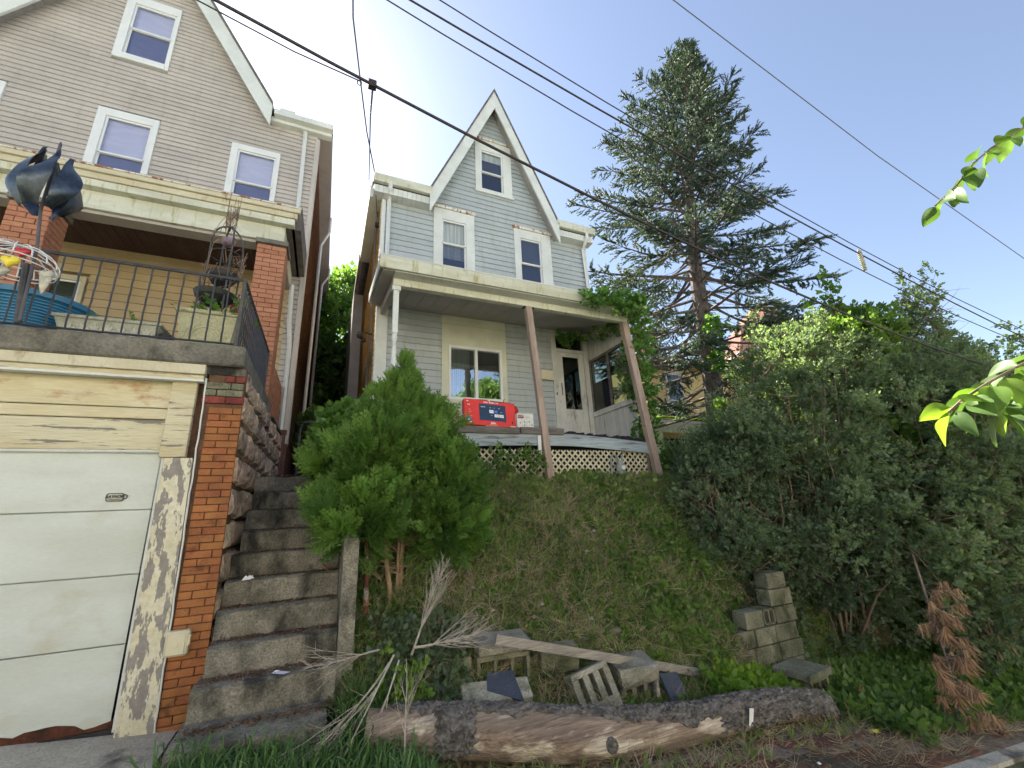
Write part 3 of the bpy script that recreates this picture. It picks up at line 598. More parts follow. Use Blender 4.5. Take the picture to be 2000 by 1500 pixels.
# door casing
box('door_casing', M['peelh'], -1.415, -1.215, 4.83, 4.9, 2.19, 2.93, LH, c=.006); 
dc = MB(); dc.hexa([(-1.36, 4.835, -.02), (-1.105, 4.835, -.05), (-1.105, 4.92, -.05), (-1.36, 4.92, -.02), (-1.37, 4.835, 2.185), (-1.155, 4.835, 2.185), (-1.155, 4.92, 2.185), (-1.37, 4.92, 2.185)]); dc.obj('door_casing', M['peel'], LH)
MB().tube([(-1.375, 4.875, .06), (-1.39, 4.875, 2.25)], .014, 5).obj('door_stop', M['trim'], LH)
cj = MB(); cj.tube([(-1.10 - .05 * (i / 30) + random.uniform(-.004, .004), 4.84, -.03 + i * .1) for i in range(31)], .008, 5); cj.obj('caulk_bead', M['trim'], LH)
box('casing_back', M['mortar'], -1.42, -1.15, 4.925, 4.99, -.1, 3.0, LH)
gp = box('garage_pier', M['mortar'], -1.14, -.825, 4.872, 5.1, -.2, 3.1, LH)
bricks(gp, 'brick', -1.10, -.815, 4.855, 4.88, -.03, 2.72, .0663, .205, gap=.007)
bricks(gp, 'redbrick', -1.17, -.81, 4.845, 4.88, 2.725, 2.80, .075, .2); bricks(gp, 'cmud', -1.17, -.83, 4.85, 4.88, 2.80, 2.945, .0725, .23, offs=1); bricks(gp, 'redbrick', -1.0, -.82, 4.85, 4.88, 2.947, 3.02, .072, .09)
box('mortar_patch', M['conc2'], -1.17, -.83, 4.86, 4.9, 3.02, 3.1, LH)
# outlet box
ob = MB().cbox(-1.12, -.955, 4.775, 4.855, .545, .735, .012).obj('outlet_box', M['almond'], LH)
MB().cbox(-1.10, -.975, 4.765, 4.774, .56, .72, .003).obj('cover_lid', M['almond'], ob); MB().cbox(-.962, -.945, 4.78, 4.81, .62, .70, .003).obj('cover_hinge', M['almond'], ob)
MB().lathe([(.022, 0), (.022, .006), (.012, .008)], (0, 0, 0), 10).obj('knockout', M['almond'], ob).matrix_local = Matrix.Translation((-1.04, 4.766, .63)) @ RX
# rock-faced stone retaining wall along the steps
SW = link('stone_side_wall', MB().box(-1.05, -.865, 4.95, 8.98, -.3, 3.1).mesh('stone_side_wall', M['mortar']), LH)
def rock(parent, x, y0, y1, z0, z1, bul):
    ny, nz = 9, 7; vs = []; fs = []; sy = random.uniform(0, 9)
    for j in range(nz + 1):
        for i in range(ny + 1):
            u, w = i / ny, j / nz; ed = min(u, 1 - u, w * (z1 - z0) / (y1 - y0), (1 - w) * (z1 - z0) / (y1 - y0)); ed = min(1, ed * 8)
            y = y0 + (y1 - y0) * u + random.uniform(-.006, .006); z = z0 + (z1 - z0) * w + .012 * math.sin(y * 9 + sy)
            xx = x + bul * ed ** .5 * (.75 + .3 * math.sin(y * 7 + sy) * math.sin(z * 9 + sy * 2) + random.uniform(-.3, .3)) - (.05 if ed < .02 else 0)
            vs.append((xx, y, z))
    W = ny + 1
    for j in range(nz):
        for i in range(ny): fs.append((j * W + i, j * W + i + 1, (j + 1) * W + i + 1, (j + 1) * W + i))
    MB().add(vs, fs).obj('stone', M['stone'], parent, smooth=False)
z = -.2; r = 0
while z < 3.05:
    h = random.choice((.28, .30, .32)); h = min(h, 3.1 - z); y = 4.885; k = 0
    if 3.1 - z - h < .14: h = 3.1 - z
    while y < 8.9:
        L_ = random.uniform(.5, .75) if not (k == 0 and r % 2) else .3
        y1 = min(y + L_, 8.95); rock(SW, -.835, y, y1 - .006, z, z + h - .004, .045); y = y1; k += 1
    z += h; r += 1
box('wall_coping', M['slab'], -1.0, -.80, 7.25, 8.95, 3.1, 3.13, LH)
# iron railing: front run and side run
def railing(parent, name, p0, p1, zb, zt, n, post0=True, post1=True, twist=.0022):
    d = Vector((p1[0] - p0[0], p1[1] - p0[1], 0)); R_ = MB()
    R_.tube([(p0[0], p0[1], zt), (p1[0], p1[1], zt)], .018, 6); R_.tube([(p0[0], p0[1], zb), (p1[0], p1[1], zb)], .012, 4)
    ro = R_.obj(name, M['iron'], parent)
    bm_ = MB(); pts = [(twist * .6 * math.cos(t * 1.3), twist * .6 * math.sin(t * 1.3), zb + (zt - zb) * t / 24) for t in range(25)]; bm_.tube(pts, .0085, 4); me = bm_.mesh('baluster', M['iron'])
    for i in range(1, n): link('baluster', me, ro, loc=(p0[0] + d.x * i / n, p0[1] + d.y * i / n, 0))
    for ok, p in ((post0, p0), (post1, p1)):
        if ok: box('post', M['iron'], p[0] - .016, p[0] + .016, p[1] - .016, p[1] + .016, zb - .04, zt + .01, ro)
    return ro
railing(LH, 'railing', (-4.2, 4.90), (-.965, 4.90), 3.375, 4.13, 24, False, True)
railing(LH, 'railing', (-.965, 4.92), (-.965, 7.19), 3.375, 4.13, 22, False, True)
# ================================================================== GRAY HOUSE
GH = thing('house', 'narrow gray sided house with a steep front gable and a leaning front porch', 'house')
FG = 8.4; BX, BZ, BL, BR = 3.46, 12.35, 2.2, 2.26
def gxl(z): return .80 if z < 8.55 else max(.80, BX - (BZ - z) / BL - .06)
def gxr(z): return 6.10 if z < 8.55 else min(6.1, BX + (BZ - z) / BR + .06)
gc = MB(); gc.box(.76, 6.12, FG + .1, 19, 1.6, 8.6); gc.prism([(1.78, 8.6), (5.1, 8.6), (BX, BZ)], 'y', FG + .1, FG + 5)
gw = gc.obj('wall', M['gray'], GH)
siding(gw, M['gray'], FG, 5.95, 12.2, .140, gxl, gxr, [(1.90, 2.91, 5.9, 8.66), (3.97, 5.03, 5.9, 8.6), (2.97, 3.99, 9.4, 11.1)])
siding(gw, M['gray'], FG, 2.8, 5.86, .140, lambda z: .95, lambda z: 4.82, [(2.11, 3.62, 3.76, 5.9)])
window(GH, 1.90, 2.91, 6.85, 8.58, (2.14, 2.66, 7.05, 8.26), FG, 7.66, head=.07, blind='curtain', blind_z=7.3)
window(GH, 3.97, 5.03, 6.8, 8.52, (4.17, 4.70, 6.98, 8.23), FG, 7.55, head=.07, blind=None)
window(GH, 2.97, 3.99, 9.42, 11.07, (3.16, 3.71, 9.53, 10.70), FG, 10.06, head=.05, blind='curtain', blind_z=10.5)
box('window_sill', M['trim'], 2.95, 4.02, 8.32, 8.5, 9.36, 9.415, GH, c=.005)
box('corner_board', M['trim'], .72, .96, 8.355, 8.5, 2.6, 6.0, GH, c=.006); box('corner_board', M['trim'], .72, .81, 8.355, 8.5, 6.0, 8.6, GH, c=.006); box('corner_board', M['trim'], 6.07, 6.15, 8.355, 8.5, 5.9, 8.5, GH, c=.006)
rakes(GH, BX, 12.58, 2.2, 2.26, 8.80, 8.74, .62, 8.05, 8.42, 12.5, 'trim', 'soffit', 'roof')
for (xa, xb) in ((.49, 1.80), (5.10, 6.28)):
    MB().prism([(8.05, 8.66), (8.02, 8.80), (8.02, 8.84), (8.14, 8.84), (8.14, 8.66)], 'x', xa, xb).obj('gutter', M['algae'], GH)
    for i in range(12):
        x = xa + .03 + i * (xb - xa - .06) / 12; box('soffit_panel', M['trim'], x, x + (xb - xa - .06) / 12 - .006, 8.14, 8.41, 8.45, 8.63, GH)
    box('eave_roof', M['roof'], xa, xb, 8.1, 9.5, 8.845, 8.89, GH)
box('main_roof', M['roof'], .45, 6.4, 9.5, 19, 8.8, 8.95, GH); box('eave_soffit', M['trim'], .45, .76, 8.42, 11.2, 8.5, 8.79, GH)
box('side_gutter', M['soffit'], .42, .52, 11.2, 19, 8.55, 8.72, GH)
gs = MB()
for i in range(60):
    z = 1.9 + i * .11; gs.hexa([(.70, 8.52, z), (.77, 8.52, z), (.77, 19, z), (.70, 19, z), (.72, 8.52, z + .105), (.77, 8.52, z + .105), (.77, 19, z + .105), (.72, 19, z + .105)])
gs.obj('side_cladding', M['insul'], GH, kind='stuff')
gb = MB(); gb.box(.42, .76, 13.2, 19, 3.2, 8.5); gb.obj('side_bay', M['soffit'], GH)
MB().tube([(.86, 8.06, 8.7), (.86, 8.08, 8.55), (.87, 8.30, 8.42), (.88, 8.32, 6.05)], .045, 4).obj('downspout', M['vinyl'], GH)
MB().tube([(6.02, 8.06, 8.66), (6.02, 8.08, 8.5), (6.02, 8.32, 8.3), (6.10, 8.32, 5.9)], .045, 4).obj('downspout', M['vinyl'], GH)
MB().tube([(.68, 8.9, 8.5), (.66, 8.9, 7.5), (.67, 9.1, 6.5), (.66, 9.0, 5.2), (.66, 9.2, 3.0)], .018, 5).obj('service_conduit', M['graycable'], GH)
mh = MB(); mh.tube([(.70, 8.9, 5.35), (.50, 8.8, 5.35), (.42, 8.75, 5.3)], .018, 5); mh.lathe([(.01, 0), (.05, .03), (.06, .09), (.02, .11)], (.44, 8.75, 5.16), 8); mh.lathe([(.01, 0), (.05, .03), (.06, .09), (.02, .11)], (.54, 8.85, 5.12), 8); mh.obj('floodlight', M['black'], GH)
MB().cbox(.62, .70, 8.6, 8.7, 7.9, 8.0, .01).obj('insulator_bracket', M['black'], GH)
# porch roof
MB().prism([(6.22, 5.46), (6.16, 5.60), (6.2, 5.62), (8.4, 6.02), (8.4, 5.90), (6.6, 5.46)], 'x', .60, 5.86).obj('porch_roof', M['roof'], GH)
MB().prism([(6.17, 5.385), (6.13, 5.50), (6.13, 5.58), (6.22, 5.585), (6.22, 5.385)], 'x', .55, 5.90).obj('gutter', M['algae'], GH)
MB().prism([(6.12, 5.575), (6.12, 5.595), (6.3, 5.63), (6.3, 5.6)], 'x', .54, 5.91).obj('drip_edge', M['trim'], GH)
MB().tube([(.8, 6.12, 5.44), (.7, 6.12, 5.5)], .004, 4).obj('gutter_joint', M['algae'], GH)
MB().prism([(6.15, 5.41), (6.2, 5.62), (8.4, 6.05), (8.4, 5.84)], 'x', .56, .60).obj('side_fascia', M['gray'], GH)
for i in range(14):
    y = 6.24 + i * .152; box('soffit_panel', M['soffit'], .60, .79, y, y + .148, 5.37 + (y - 6.2) * .2, 5.385 + (y - 6.2) * .2, GH)
for i in range(33):
    x = .8 + i * .155; box('soffit_panel', M['trim'], x, x + .150, 6.22, 6.44, 5.375, 5.39, GH)
fz = MB(); fz.cbox(.80, 5.62, 6.44, 6.56, 5.25, 5.50, .006); fz.obj('frieze_beam', M['algae'], GH)
MB().prism([(6.56, 5.25), (8.4, 5.60), (8.4, 5.84), (6.56, 5.5)], 'x', .80, .88).obj('side_beam', M['soffit'], GH)
MB().prism([(6.56, 5.35), (8.4, 5.64), (8.4, 5.86), (6.56, 5.5)], 'x', 5.80, 5.9).obj('side_beam', M['bead'], GH)
for i in range(17):
    x = .88 + i * .29
    MB().prism([(6.56, 5.36), (8.395, 5.80), (8.395, 5.815), (6.56, 5.375)], 'x', x, x + .283).obj('ceiling_panel', M['soffit'], GH)
# first floor: panel surround, picture window, door
ps = MB(); ps.box(2.11, 3.62, 8.37, 8.49, 5.60, 5.86); ps.box(2.11, 3.62, 8.365, 8.49, 5.09, 5.59); ps.box(2.11, 2.26, 8.365, 8.49, 3.86, 5.09); ps.box(3.50, 3.62, 8.365, 8.49, 3.86, 5.09); ps.box(2.08, 3.65, 8.33, 8.49, 3.76, 3.86)
pso = ps.obj('window_surround', mat('pale_green_white_panel', (.60, .62, .50), (.52, .54, .43), s=1.5, rough=.5, bump=.05, fine=.05), GH)
pw = MB(); pw.box(2.26, 3.5, 8.345, 8.45, 5.03, 5.09); pw.box(2.26, 3.5, 8.345, 8.45, 3.86, 3.92); pw.box(2.26, 2.31, 8.345, 8.45, 3.92, 5.03); pw.box(3.45, 3.5, 8.345, 8.45, 3.92, 5.03); pw.box(2.86, 2.92, 8.35, 8.45, 3.92, 5.03)
pwo = pw.obj('picture_window', M['vinyl'], GH)
box('pane', M['glass2'], 2.31, 2.86, 8.395, 8.40, 3.92, 5.03, pwo); box('pane', M['glass2'], 2.92, 3.45, 8.385, 8.39, 3.92, 5.03, pwo)
cu = MB(); n = 60; vs = [(2.31 + .45 * i / n, 8.455 + .012 * math.sin(i * 1.1), z) for z in (3.9, 5.05) for i in range(n + 1)]; cu.add(vs, [(i, i + 1, n + 2 + i, n + 1 + i) for i in range(n)]); cu.obj('curtain', M['curtain'], pwo)
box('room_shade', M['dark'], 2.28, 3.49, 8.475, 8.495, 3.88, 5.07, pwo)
dr = MB(); dr.cbox(4.82, 4.95, 8.35, 8.49, 2.83, 5.84, .005); dr.cbox(5.73, 5.86, 8.35, 8.49, 2.83, 5.84, .005); dr.box(4.95, 5.73, 8.35, 8.49, 5.66, 5.84); dr.box(4.95, 5.73, 8.36, 8.49, 5.24, 5.32)
dfo = dr.obj('door_frame', M['bead'], GH)
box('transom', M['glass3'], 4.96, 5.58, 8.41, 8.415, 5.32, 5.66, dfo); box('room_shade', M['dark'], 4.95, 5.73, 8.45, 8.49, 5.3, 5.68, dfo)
sdm = MB(); sdm.cbox(4.955, 5.12, 8.375, 8.42, 2.84, 5.235, .004); sdm.cbox(5.57, 5.72, 8.375, 8.42, 2.84, 5.235, .004); sdm.box(5.12, 5.57, 8.377, 8.42, 5.12, 5.235); sdm.box(5.12, 5.57, 8.377, 8.42, 2.84, 3.80)
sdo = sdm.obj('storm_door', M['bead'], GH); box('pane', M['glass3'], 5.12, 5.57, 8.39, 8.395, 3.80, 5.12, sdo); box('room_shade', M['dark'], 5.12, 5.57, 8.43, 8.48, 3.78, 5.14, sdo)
MB().tube([(5.02, 8.34, 4.42), (5.025, 8.33, 4.3), (5.03, 8.34, 4.12)], .01, 5).obj('door_handle', M['black'], sdo); MB().prism([(5.2, 3.45), (5.24, 3.46), (5.18, 3.18), (5.14, 3.18)], 'y', 8.365, 8.377).obj('door_trim', M['trim'], sdo); MB().prism([(5.15, 3.17), (5.19, 3.2), (5.42, 3.02), (5.38, 2.98)], 'y', 8.365, 8.377).obj('door_trim', M['trim'], sdo)
box('letter_box', M['cream'], 4.46, 4.79, 8.28, 8.375, 4.46, 4.70, GH, c=.01); box('door_bell', M['black'], 4.87, 4.89, 8.335, 8.35, 4.12, 4.18, GH)
# side wall of the porch with window
swp = box('porch_side_wall', M['bead'], 5.885, 5.92, 6.86, 8.39, 2.85, 3.62, GH); box('porch_side_wall', M['bead'], 5.885, 5.92, 6.86, 8.39, 5.06, 5.5, GH)
for i in range(25):
    y = 6.865 + i * .061
    if y < 8.36: box('beadboard', M['bead'], 5.872, 5.886, y, y + .055, 2.86, 3.60, swp); box('beadboard', M['bead'], 5.872, 5.886, y, y + .055, 5.08, 5.46 + (y - 6.86) * .15, swp)
box('sill_board', M['bead'], 5.83, 5.95, 6.86, 8.39, 3.62, 3.74, GH, c=.006)
swf = MB(); swf.box(5.86, 5.93, 6.86, 6.92, 3.74, 5.06); swf.box(5.86, 5.93, 8.33, 8.39, 3.74, 5.06); swf.box(5.86, 5.93, 7.60, 7.65, 3.74, 5.06); swf.box(5.86, 5.93, 6.86, 8.39, 5.0, 5.06)
swo = swf.obj('side_window', M['oldwood'], GH); box('pane', M['glass3'], 5.895, 5.9, 6.92, 7.6, 3.74, 5.0, swo); box('pane', M['glass3'], 5.895, 5.9, 7.65, 8.33, 3.74, 5.0, swo)
box('red_panel', M['redpanel'], 5.905, 5.92, 7.66, 8.32, 3.75, 4.45, swo)
# floor, beam, timbers
for i in range(50):
    x = .82 + i * .1015
    if x < 3.85 or random.random() < .75: box('floor_board', M['oldwood'], x, x + .097, 6.46 + (random.uniform(0, .12) if x > 3.9 else 0), 8.38, 2.73, 2.76 - (random.uniform(.0, .03) if x > 3.9 else 0), GH)
def bow(x): return 2.765 + .06 * math.sin(max(0, min(1, (x - 1.5) / 4.2)) * math.pi) - .06 * max(0, (x - 4) / 1.7)
bb = MB(); n = 30; vs = []
for i in range(n + 1):
    x = .82 + (5.74 - .82) * i / n; zt = bow(x); vs += [(x, 6.40, zt - .21), (x, 6.40, zt), (x, 6.445, zt), (x, 6.445, zt - .21)]
bb.add(vs, [(a + 4 * i, b2 + 4 * i, b2 + 4 + 4 * i, a + 4 + 4 * i) for i in range(n) for a, b2 in ((0, 1), (1, 2), (2, 3), (3, 0))] + [(0, 1, 2, 3), (4 * n + 3, 4 * n + 2, 4 * n + 1, 4 * n)][:2])
bb.obj('rim_board', M['graywood'], GH)
rt = MB()
for i in range(40):
    x = 3.85 + i * .047; rt.box(x, x + .046, 6.42 + random.uniform(0, .03), 6.6, bow(x) - .03, bow(x) + .035 + random.uniform(-.02, .03) + .04 * max(0, (x - 4.6)), ) 
rt.obj('rotten_edge', M['dark'], GH, kind='stuff')
box('porch_timber', M['oldwood'], .9, 2.945, 6.36, 6.46, 2.79, 2.905, GH, c=.008); box('porch_timber', M['oldwood'], 2.965, 3.80, 6.355, 6.46, 2.80, 2.915, GH, c=.008)
box('broken_picket', M['trim'], 3.28, 3.34, 6.37, 6.395, 2.46, 2.78, GH)
LT = MB()
def slat(xa, za, dx, dz, w, y):
    L_ = math.hypot(dx, dz); nx_, nz_ = -dz / L_ * w, dx / L_ * w; LT.prism([(xa - nx_, za - nz_), (xa + dx - nx_, za + dz - nz_), (xa + dx + nx_, za + dz + nz_), (xa + nx_, za + nz_)], 'y', y, y + .008)
Z0, Z1 = 1.98, 2.545
LX0, LX1, LH_ = .86, 5.66, Z1 - Z0
for i in range(int((LX1 - LX0 + LH_) / .12) + 1):
    x = LX0 - LH_ + i * .12
    for s_ in (1, -1):
        a, b_ = max(x, LX0), min(x + LH_, LX1)        # clipped to the frame
        if b_ - a < .03: continue
        za, zb = (Z0 + a - x, Z0 + b_ - x) if s_ > 0 else (Z1 - (a - x), Z1 - (b_ - x))
        slat(a, za, b_ - a, zb - za, .0145, 6.46 if s_ > 0 else 6.470)
LT.obj('lattice_panel', M['lattice'], GH, kind='stuff')
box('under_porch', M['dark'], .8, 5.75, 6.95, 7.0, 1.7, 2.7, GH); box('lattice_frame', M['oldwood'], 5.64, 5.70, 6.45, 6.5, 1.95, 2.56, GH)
# posts
MB().lathe([(.045, 0), (.045, .55), (.03, .58), (.05, .62), (.03, .66), (.038, .8), (.048, 1.1), (.034, 1.38), (.03, 1.46), (.045, 1.5), (.05, 1.54), (.035, 1.57), (.04, 1.6)], (.86, 6.50, 2.8), 14).obj('turned_post', M['trim'], GH, smooth=True)
tp = MB(); tp.cbox(.815, .905, 6.455, 6.545, 4.40, 5.24, .008); tp.cbox(.79, .93, 6.44, 6.56, 5.16, 5.245, .006); tp.obj('turned_post', M['trim'], GH)
MB().hexa([(3.40, 6.30, 1.95), (3.52, 6.30, 1.95), (3.52, 6.39, 1.95), (3.40, 6.39, 1.95), (3.24, 6.44, 5.25), (3.36, 6.44, 5.25), (3.36, 6.54, 5.25), (3.24, 6.54, 5.25)]).obj('porch_post', M['post'], GH)
MB().hexa([(5.70, 6.28, 1.9), (5.85, 6.28, 1.9), (5.85, 6.38, 1.9), (5.70, 6.38, 1.9), (5.46, 6.44, 5.25), (5.61, 6.44, 5.25), (5.61, 6.55, 5.25), (5.46, 6.55, 5.25)]).obj('porch_post', M['post'], GH)
box('post_cap', M['black'], 3.2, 3.42, 6.45, 6.55, 5.235, 5.249, GH)
# gas meter beside the lattice
gm = thing('gas_meter', 'gray gas meter with pipe loop standing before the white lattice', 'gas meter')
MB().lathe([(.05, 0), (.085, .03), (.09, .1), (.085, .2), (.05, .25), (.03, .27)], (4.90, 6.32, 2.08), 14, sy=.7).obj('meter_body', M['meter'], gm, smooth=True)
MB().lathe([(.04, 0), (.04, .02)], (0, 0, 0), 12).obj('dial', M['carton'], gm).matrix_local = Matrix.Translation((4.90, 6.255, 2.22)) @ RX
MB().tube([(4.84, 6.32, 2.33), (4.82, 6.32, 2.44), (4.76, 6.33, 2.46), (4.72, 6.34, 2.40), (4.72, 6.36, 1.98)], .018, 6).obj('pipe', M['meter'], gm)
MB().tube([(4.95, 6.32, 2.33), (4.96, 6.33, 2.42), (5.0, 6.36, 2.47), (5.02, 6.44, 2.47)], .018, 6).obj('pipe', M['meter'], gm)
# ================================================================== STEPS, SIDE WALL, LANDING
ST = thing('concrete_stairs', 'mouldy concrete steps climbing between the stone wall and the bushy evergreen', 'stairs')
def roughbox(x0, x1, y0, y1, z0, z1, amp=.01, nx=18, ny=4, nz=3, c=.012, worn=.012):
    """a box with a worn front edge and an uneven surface, from a lattice of points on its six faces"""
    me = MB(); idx = {}
    def P(i, j, k):
        if (i, j, k) in idx: return idx[i, j, k]
        x = x0 + (x1 - x0) * i / nx; y = y0 + (y1 - y0) * j / ny; z = z0 + (z1 - z0) * k / nz
        if j == 0 and k == nz: w = worn * (1 + .8 * math.sin(x * 9 + y0 * 7) + .6 * math.sin(x * 23)); y += max(.003, w * .7); z -= max(.003, w)
        z += amp * (math.sin(x * 5 + y0 * 3) * .6 + random.uniform(-.5, .5)) * (1 if k == nz else 0); y += amp * random.uniform(-.6, .6) * (1 if j == 0 else 0)
        idx[i, j, k] = len(me.v); me.v.append((x, y, z)); return idx[i, j, k]
    def face(f): me.f.append(f); me.mi.append(0)
    for i in range(nx):
        for k in range(nz): face((P(i, 0, k), P(i + 1, 0, k), P(i + 1, 0, k + 1), P(i, 0, k + 1))); face((P(i + 1, ny, k), P(i, ny, k), P(i, ny, k + 1), P(i + 1, ny, k + 1)))
        for j in range(ny): face((P(i, j, nz), P(i + 1, j, nz), P(i + 1, j + 1, nz), P(i, j + 1, nz))); face((P(i + 1, j, 0), P(i, j, 0), P(i, j + 1, 0), P(i + 1, j + 1, 0)))
    for j in range(ny):
        for k in range(nz): face((P(0, j + 1, k), P(0, j, k), P(0, j, k + 1), P(0, j + 1, k + 1))); face((P(nx, j, k), P(nx, j + 1, k), P(nx, j + 1, k + 1), P(nx, j, k + 1)))
    return me
for k in range(9):
    x0 = -.79; x1 = .20 if k < 5 else .3
    roughbox(x0 + random.uniform(-.02, .02), x1, 4.3 + .25 * k, 4.3 + .25 * k + (.30 if k < 8 else 1.3), .406 + .217 * k - (.34 if k else .5), .406 + .217 * k, .007).obj('step', M['conc' if k < 6 else 'conc2'], ST)
roughbox(-.82, .14, 3.88, 4.4, -.35, .19, .010).obj('step', M['conc'], ST, label='cracked slab lowest and half buried in grass')
roughbox(.205, .335, 4.38, 6.5, -.4, 1.42, .006, 3, 14, 12).obj('side_wall', M['conc'], ST)
LD = roughbox(-.78, 2.2, 7.2, 9.5, 1.9, 2.17, .006, 10, 8, 2); LD.obj('landing', M['conc2'], ST)
# debris lying on the steps: leaf crumbs, grit (nobody could count them)
N = 5200; k = RNG.integers(-1, 9, N); px = RNG.uniform(-.78, .19, N); fr = RNG.random(N) ** .45
P = np.stack([px, np.where(k < 0, 3.95, 4.3 + .25 * k) + .03 + fr * .21, .406 + .217 * np.maximum(k, -1) + .006 + np.where(k < 0, .005, 0)], 1)
D = rdir(N); D[:, 2] *= .25
lf = [([(0, 0, 0), (.5, .3, .06), (1, 0, 0), (.5, -.3, .05)], [(0, 2, 1), (0, 3, 2)])]
scatter('leaf_litter', lf, P, frames(D, RNG.uniform(-.4, .4, N)), RNG.uniform(.012, .038, N), M['deadleaf'], ST, kind='stuff')
N = 900; k = RNG.integers(0, 9, N); P = np.stack([RNG.uniform(-.78, .19, N), 4.3 + .25 * k + .04 + RNG.random(N) * .2, .406 + .217 * k + .006], 1)
scatter('grit', lf, P, frames(rdir(N)), RNG.uniform(.008, .018, N), M['straw'], ST, kind='stuff')
# litter that can be picked up
t = thing('paper_scrap', 'crumpled white paper scrap lying at the left end of a middle step', 'paper'); b = MB()
for i in range(5): a = i * 1.3; b.add([(-.62 + .04 * math.cos(a), 5.0 + .03 * math.sin(a), 1.06 + .0), (-.60 + .03 * math.cos(a + 1), 5.02, 1.10), (-.58 + .04 * math.cos(a + 2), 4.99 + .02 * math.sin(a), 1.075)], [(0, 1, 2)])
b.obj('paper', M['white'], t)
t = MB().add([(-.28, 4.38, .412), (-.22, 4.40, .416), (-.14, 4.33, .415), (-.19, 4.31, .411)], [(0, 1, 2, 3)]).add([(-.28, 4.38, .4135), (-.22, 4.40, .4175), (-.25, 4.385, .43)], [(0, 1, 2)]).obj('plastic_wrapper', M['blind'], None, label='clear plastic wrapper on the second lowest step', cat='wrapper')
t = scatter('curled_leaf', [t_leaf(1, .5, .3, -.3)], np.array([[.10, 5.03, 1.08]]), frames(np.array([[-1., .2, .5]])), np.array([.09]), M['orange'], label='curled orange dead leaf at the right end of a middle step', cat='leaf')
# rusty pipe, old pipe rail at the landing
rp = thing('rusty_pipe', 'thin rusty pipe tied upright beside the stair wall', 'pipe')
MB().tube([(.47, 4.72, .1), (.455, 4.73, .7), (.43, 4.74, 1.35)], .026, 8).obj('pipe', M['rustpipe'], rp, smooth=True)
tw = MB(); [tw.tube([(.415, 4.70, .80 + s_ * .04), (.50, 4.695, .80 - s_ * .04)], .004, 4) for s_ in (1, -1)]; tw.obj('twine', M['orange'], rp)
gt = thing('pipe_gate', 'narrow black pipe and wire gate between the two houses', 'gate')
MB().tube([(-.42, 7.35, 2.15), (-.42, 7.35, 2.95), (-.38, 7.35, 3.06), (.45, 7.35, 3.08)], .018, 6).obj('frame', M['iron'], gt)
MB().tube([(.4, 7.35, 2.15), (.4, 7.35, 3.08)], .018, 6).obj('post', M['iron'], gt)
wm = MB()
for i in range(14):
    a = -.42 + i * .06; wm.tube([(a, 7.35, 2.2), (min(a + .8, .4), 7.35, 2.2 + min(.8, .4 - a))], .002, 3); wm.tube([(a, 7.35, 3.04), (min(a + .8, .4), 7.35, 3.04 - min(.8, .4 - a))], .002, 3)
wm.obj('mesh', M['graycable'], gt, kind='stuff')
# ================================================================== LOOSE BLOCKS AND PLANKS AT THE FOOT OF THE BANK
def block_mb(L=.40, W=.20, H=.195, cores=2, open_ax='y', solid=False, chip=0):
    """hollow concrete block: cores run along its H axis (local z)"""
    b = MB(); t = .03
    if solid: b.cbox(0, L, 0, W, 0, H, .008); return b
    b.cbox(0, L, 0, t, 0, H, .004); b.cbox(0, L, W - t, W, 0, H, .004)
    for i in range(cores + 1):
        x = i * (L - t) / cores; b.cbox(x, x + t, t - .001, W - t + .001, 0.001, H - .001, .003)
    return b
def place(name, b, m, label, cat, M4, parent=None, group=None):
    me = b.mesh(name, m) if not isinstance(m, str) else b.mesh(name, M[m]); me.transform(M4); return link(name, me, parent, label, cat, group)
def T4(x, y, z, rz=0, rx=0, ry=0): return Matrix.Translation((x, y, z)) @ Matrix.Rotation(rz, 4, 'Z') @ Matrix.Rotation(ry, 4, 'Y') @ Matrix.Rotation(rx, 4, 'X')
G_ = 'loose concrete blocks at the foot of the bank'
place('concrete_block', block_mb(.62, .2, .14, solid=True), 'cmu', 'flat gray block under the slate piece, close behind the log', 'block', T4(1.19, 4.02, -.06, -.10, .5, .05), None, G_)
place('slate_piece', MB().prism([(0, 0.02), (.30, -.12), (.28, .20), (.03, .19)], 'z', 0, .012), 'slate', 'dark blue slate piece lying on the flat block', 'slate', T4(1.42, 4.0, .078, -.10, .5, .05))
place('concrete_block', block_mb(.50, .3, .10, solid=True), 'cmu', 'half-height gray block lying on top of an open-cored block behind the slate', 'block', T4(1.42, 4.2, .30, -.1, .08), None, G_)
def slotted(L, W, H, top, n=3, t=.035, bot=.035):
    """concrete block seen on its cored side: openings run through W (local y)"""
    b = MB(); b.cbox(0, L, 0, W, H - top, H, .008); b.cbox(0, L, 0, W, 0, bot, .006); w = (L - t) / n
    for k in range(n + 1): b.cbox(k * w, k * w + t, .002, W - .002, bot - .002, H - top + .002, .004)
    b.box(t, L - t, W * .5, W * .53, bot, H - top); return b
place('concrete_block', slotted(.52, .25, .26, .05, 3), 'cmud', 'open-cored block half buried beneath the half-height block', 'block', T4(1.41, 4.24, .03, -.1, 0), None, G_)
place('concrete_block', block_mb(.34, .25, .22, solid=True), 'cmud', 'dark soil-stained block left of the half-height block', 'block', T4(1.03, 4.25, .08, .05), None, G_)
place('concrete_block', block_mb(.40, .2, .2, solid=True), 'cmud', 'mossy block beneath the upper part of the silver plank', 'block', T4(2.05, 4.22, .04, -.15, .2), None, G_)
place('concrete_block', slotted(.40, .24, .42, .05, 3, t=.062, bot=.15), 'cmu', 'three-slotted block lying tilted in the dry grass, left of the chipped one', 'block', T4(2.32, 3.86, -.32, -.1, -.35, -.22), None, G_)
cb = slotted(.42, .34, .40, .17, 3, t=.055); me = cb.mesh('concrete_block', M['cmu']); rr = random.Random(2)
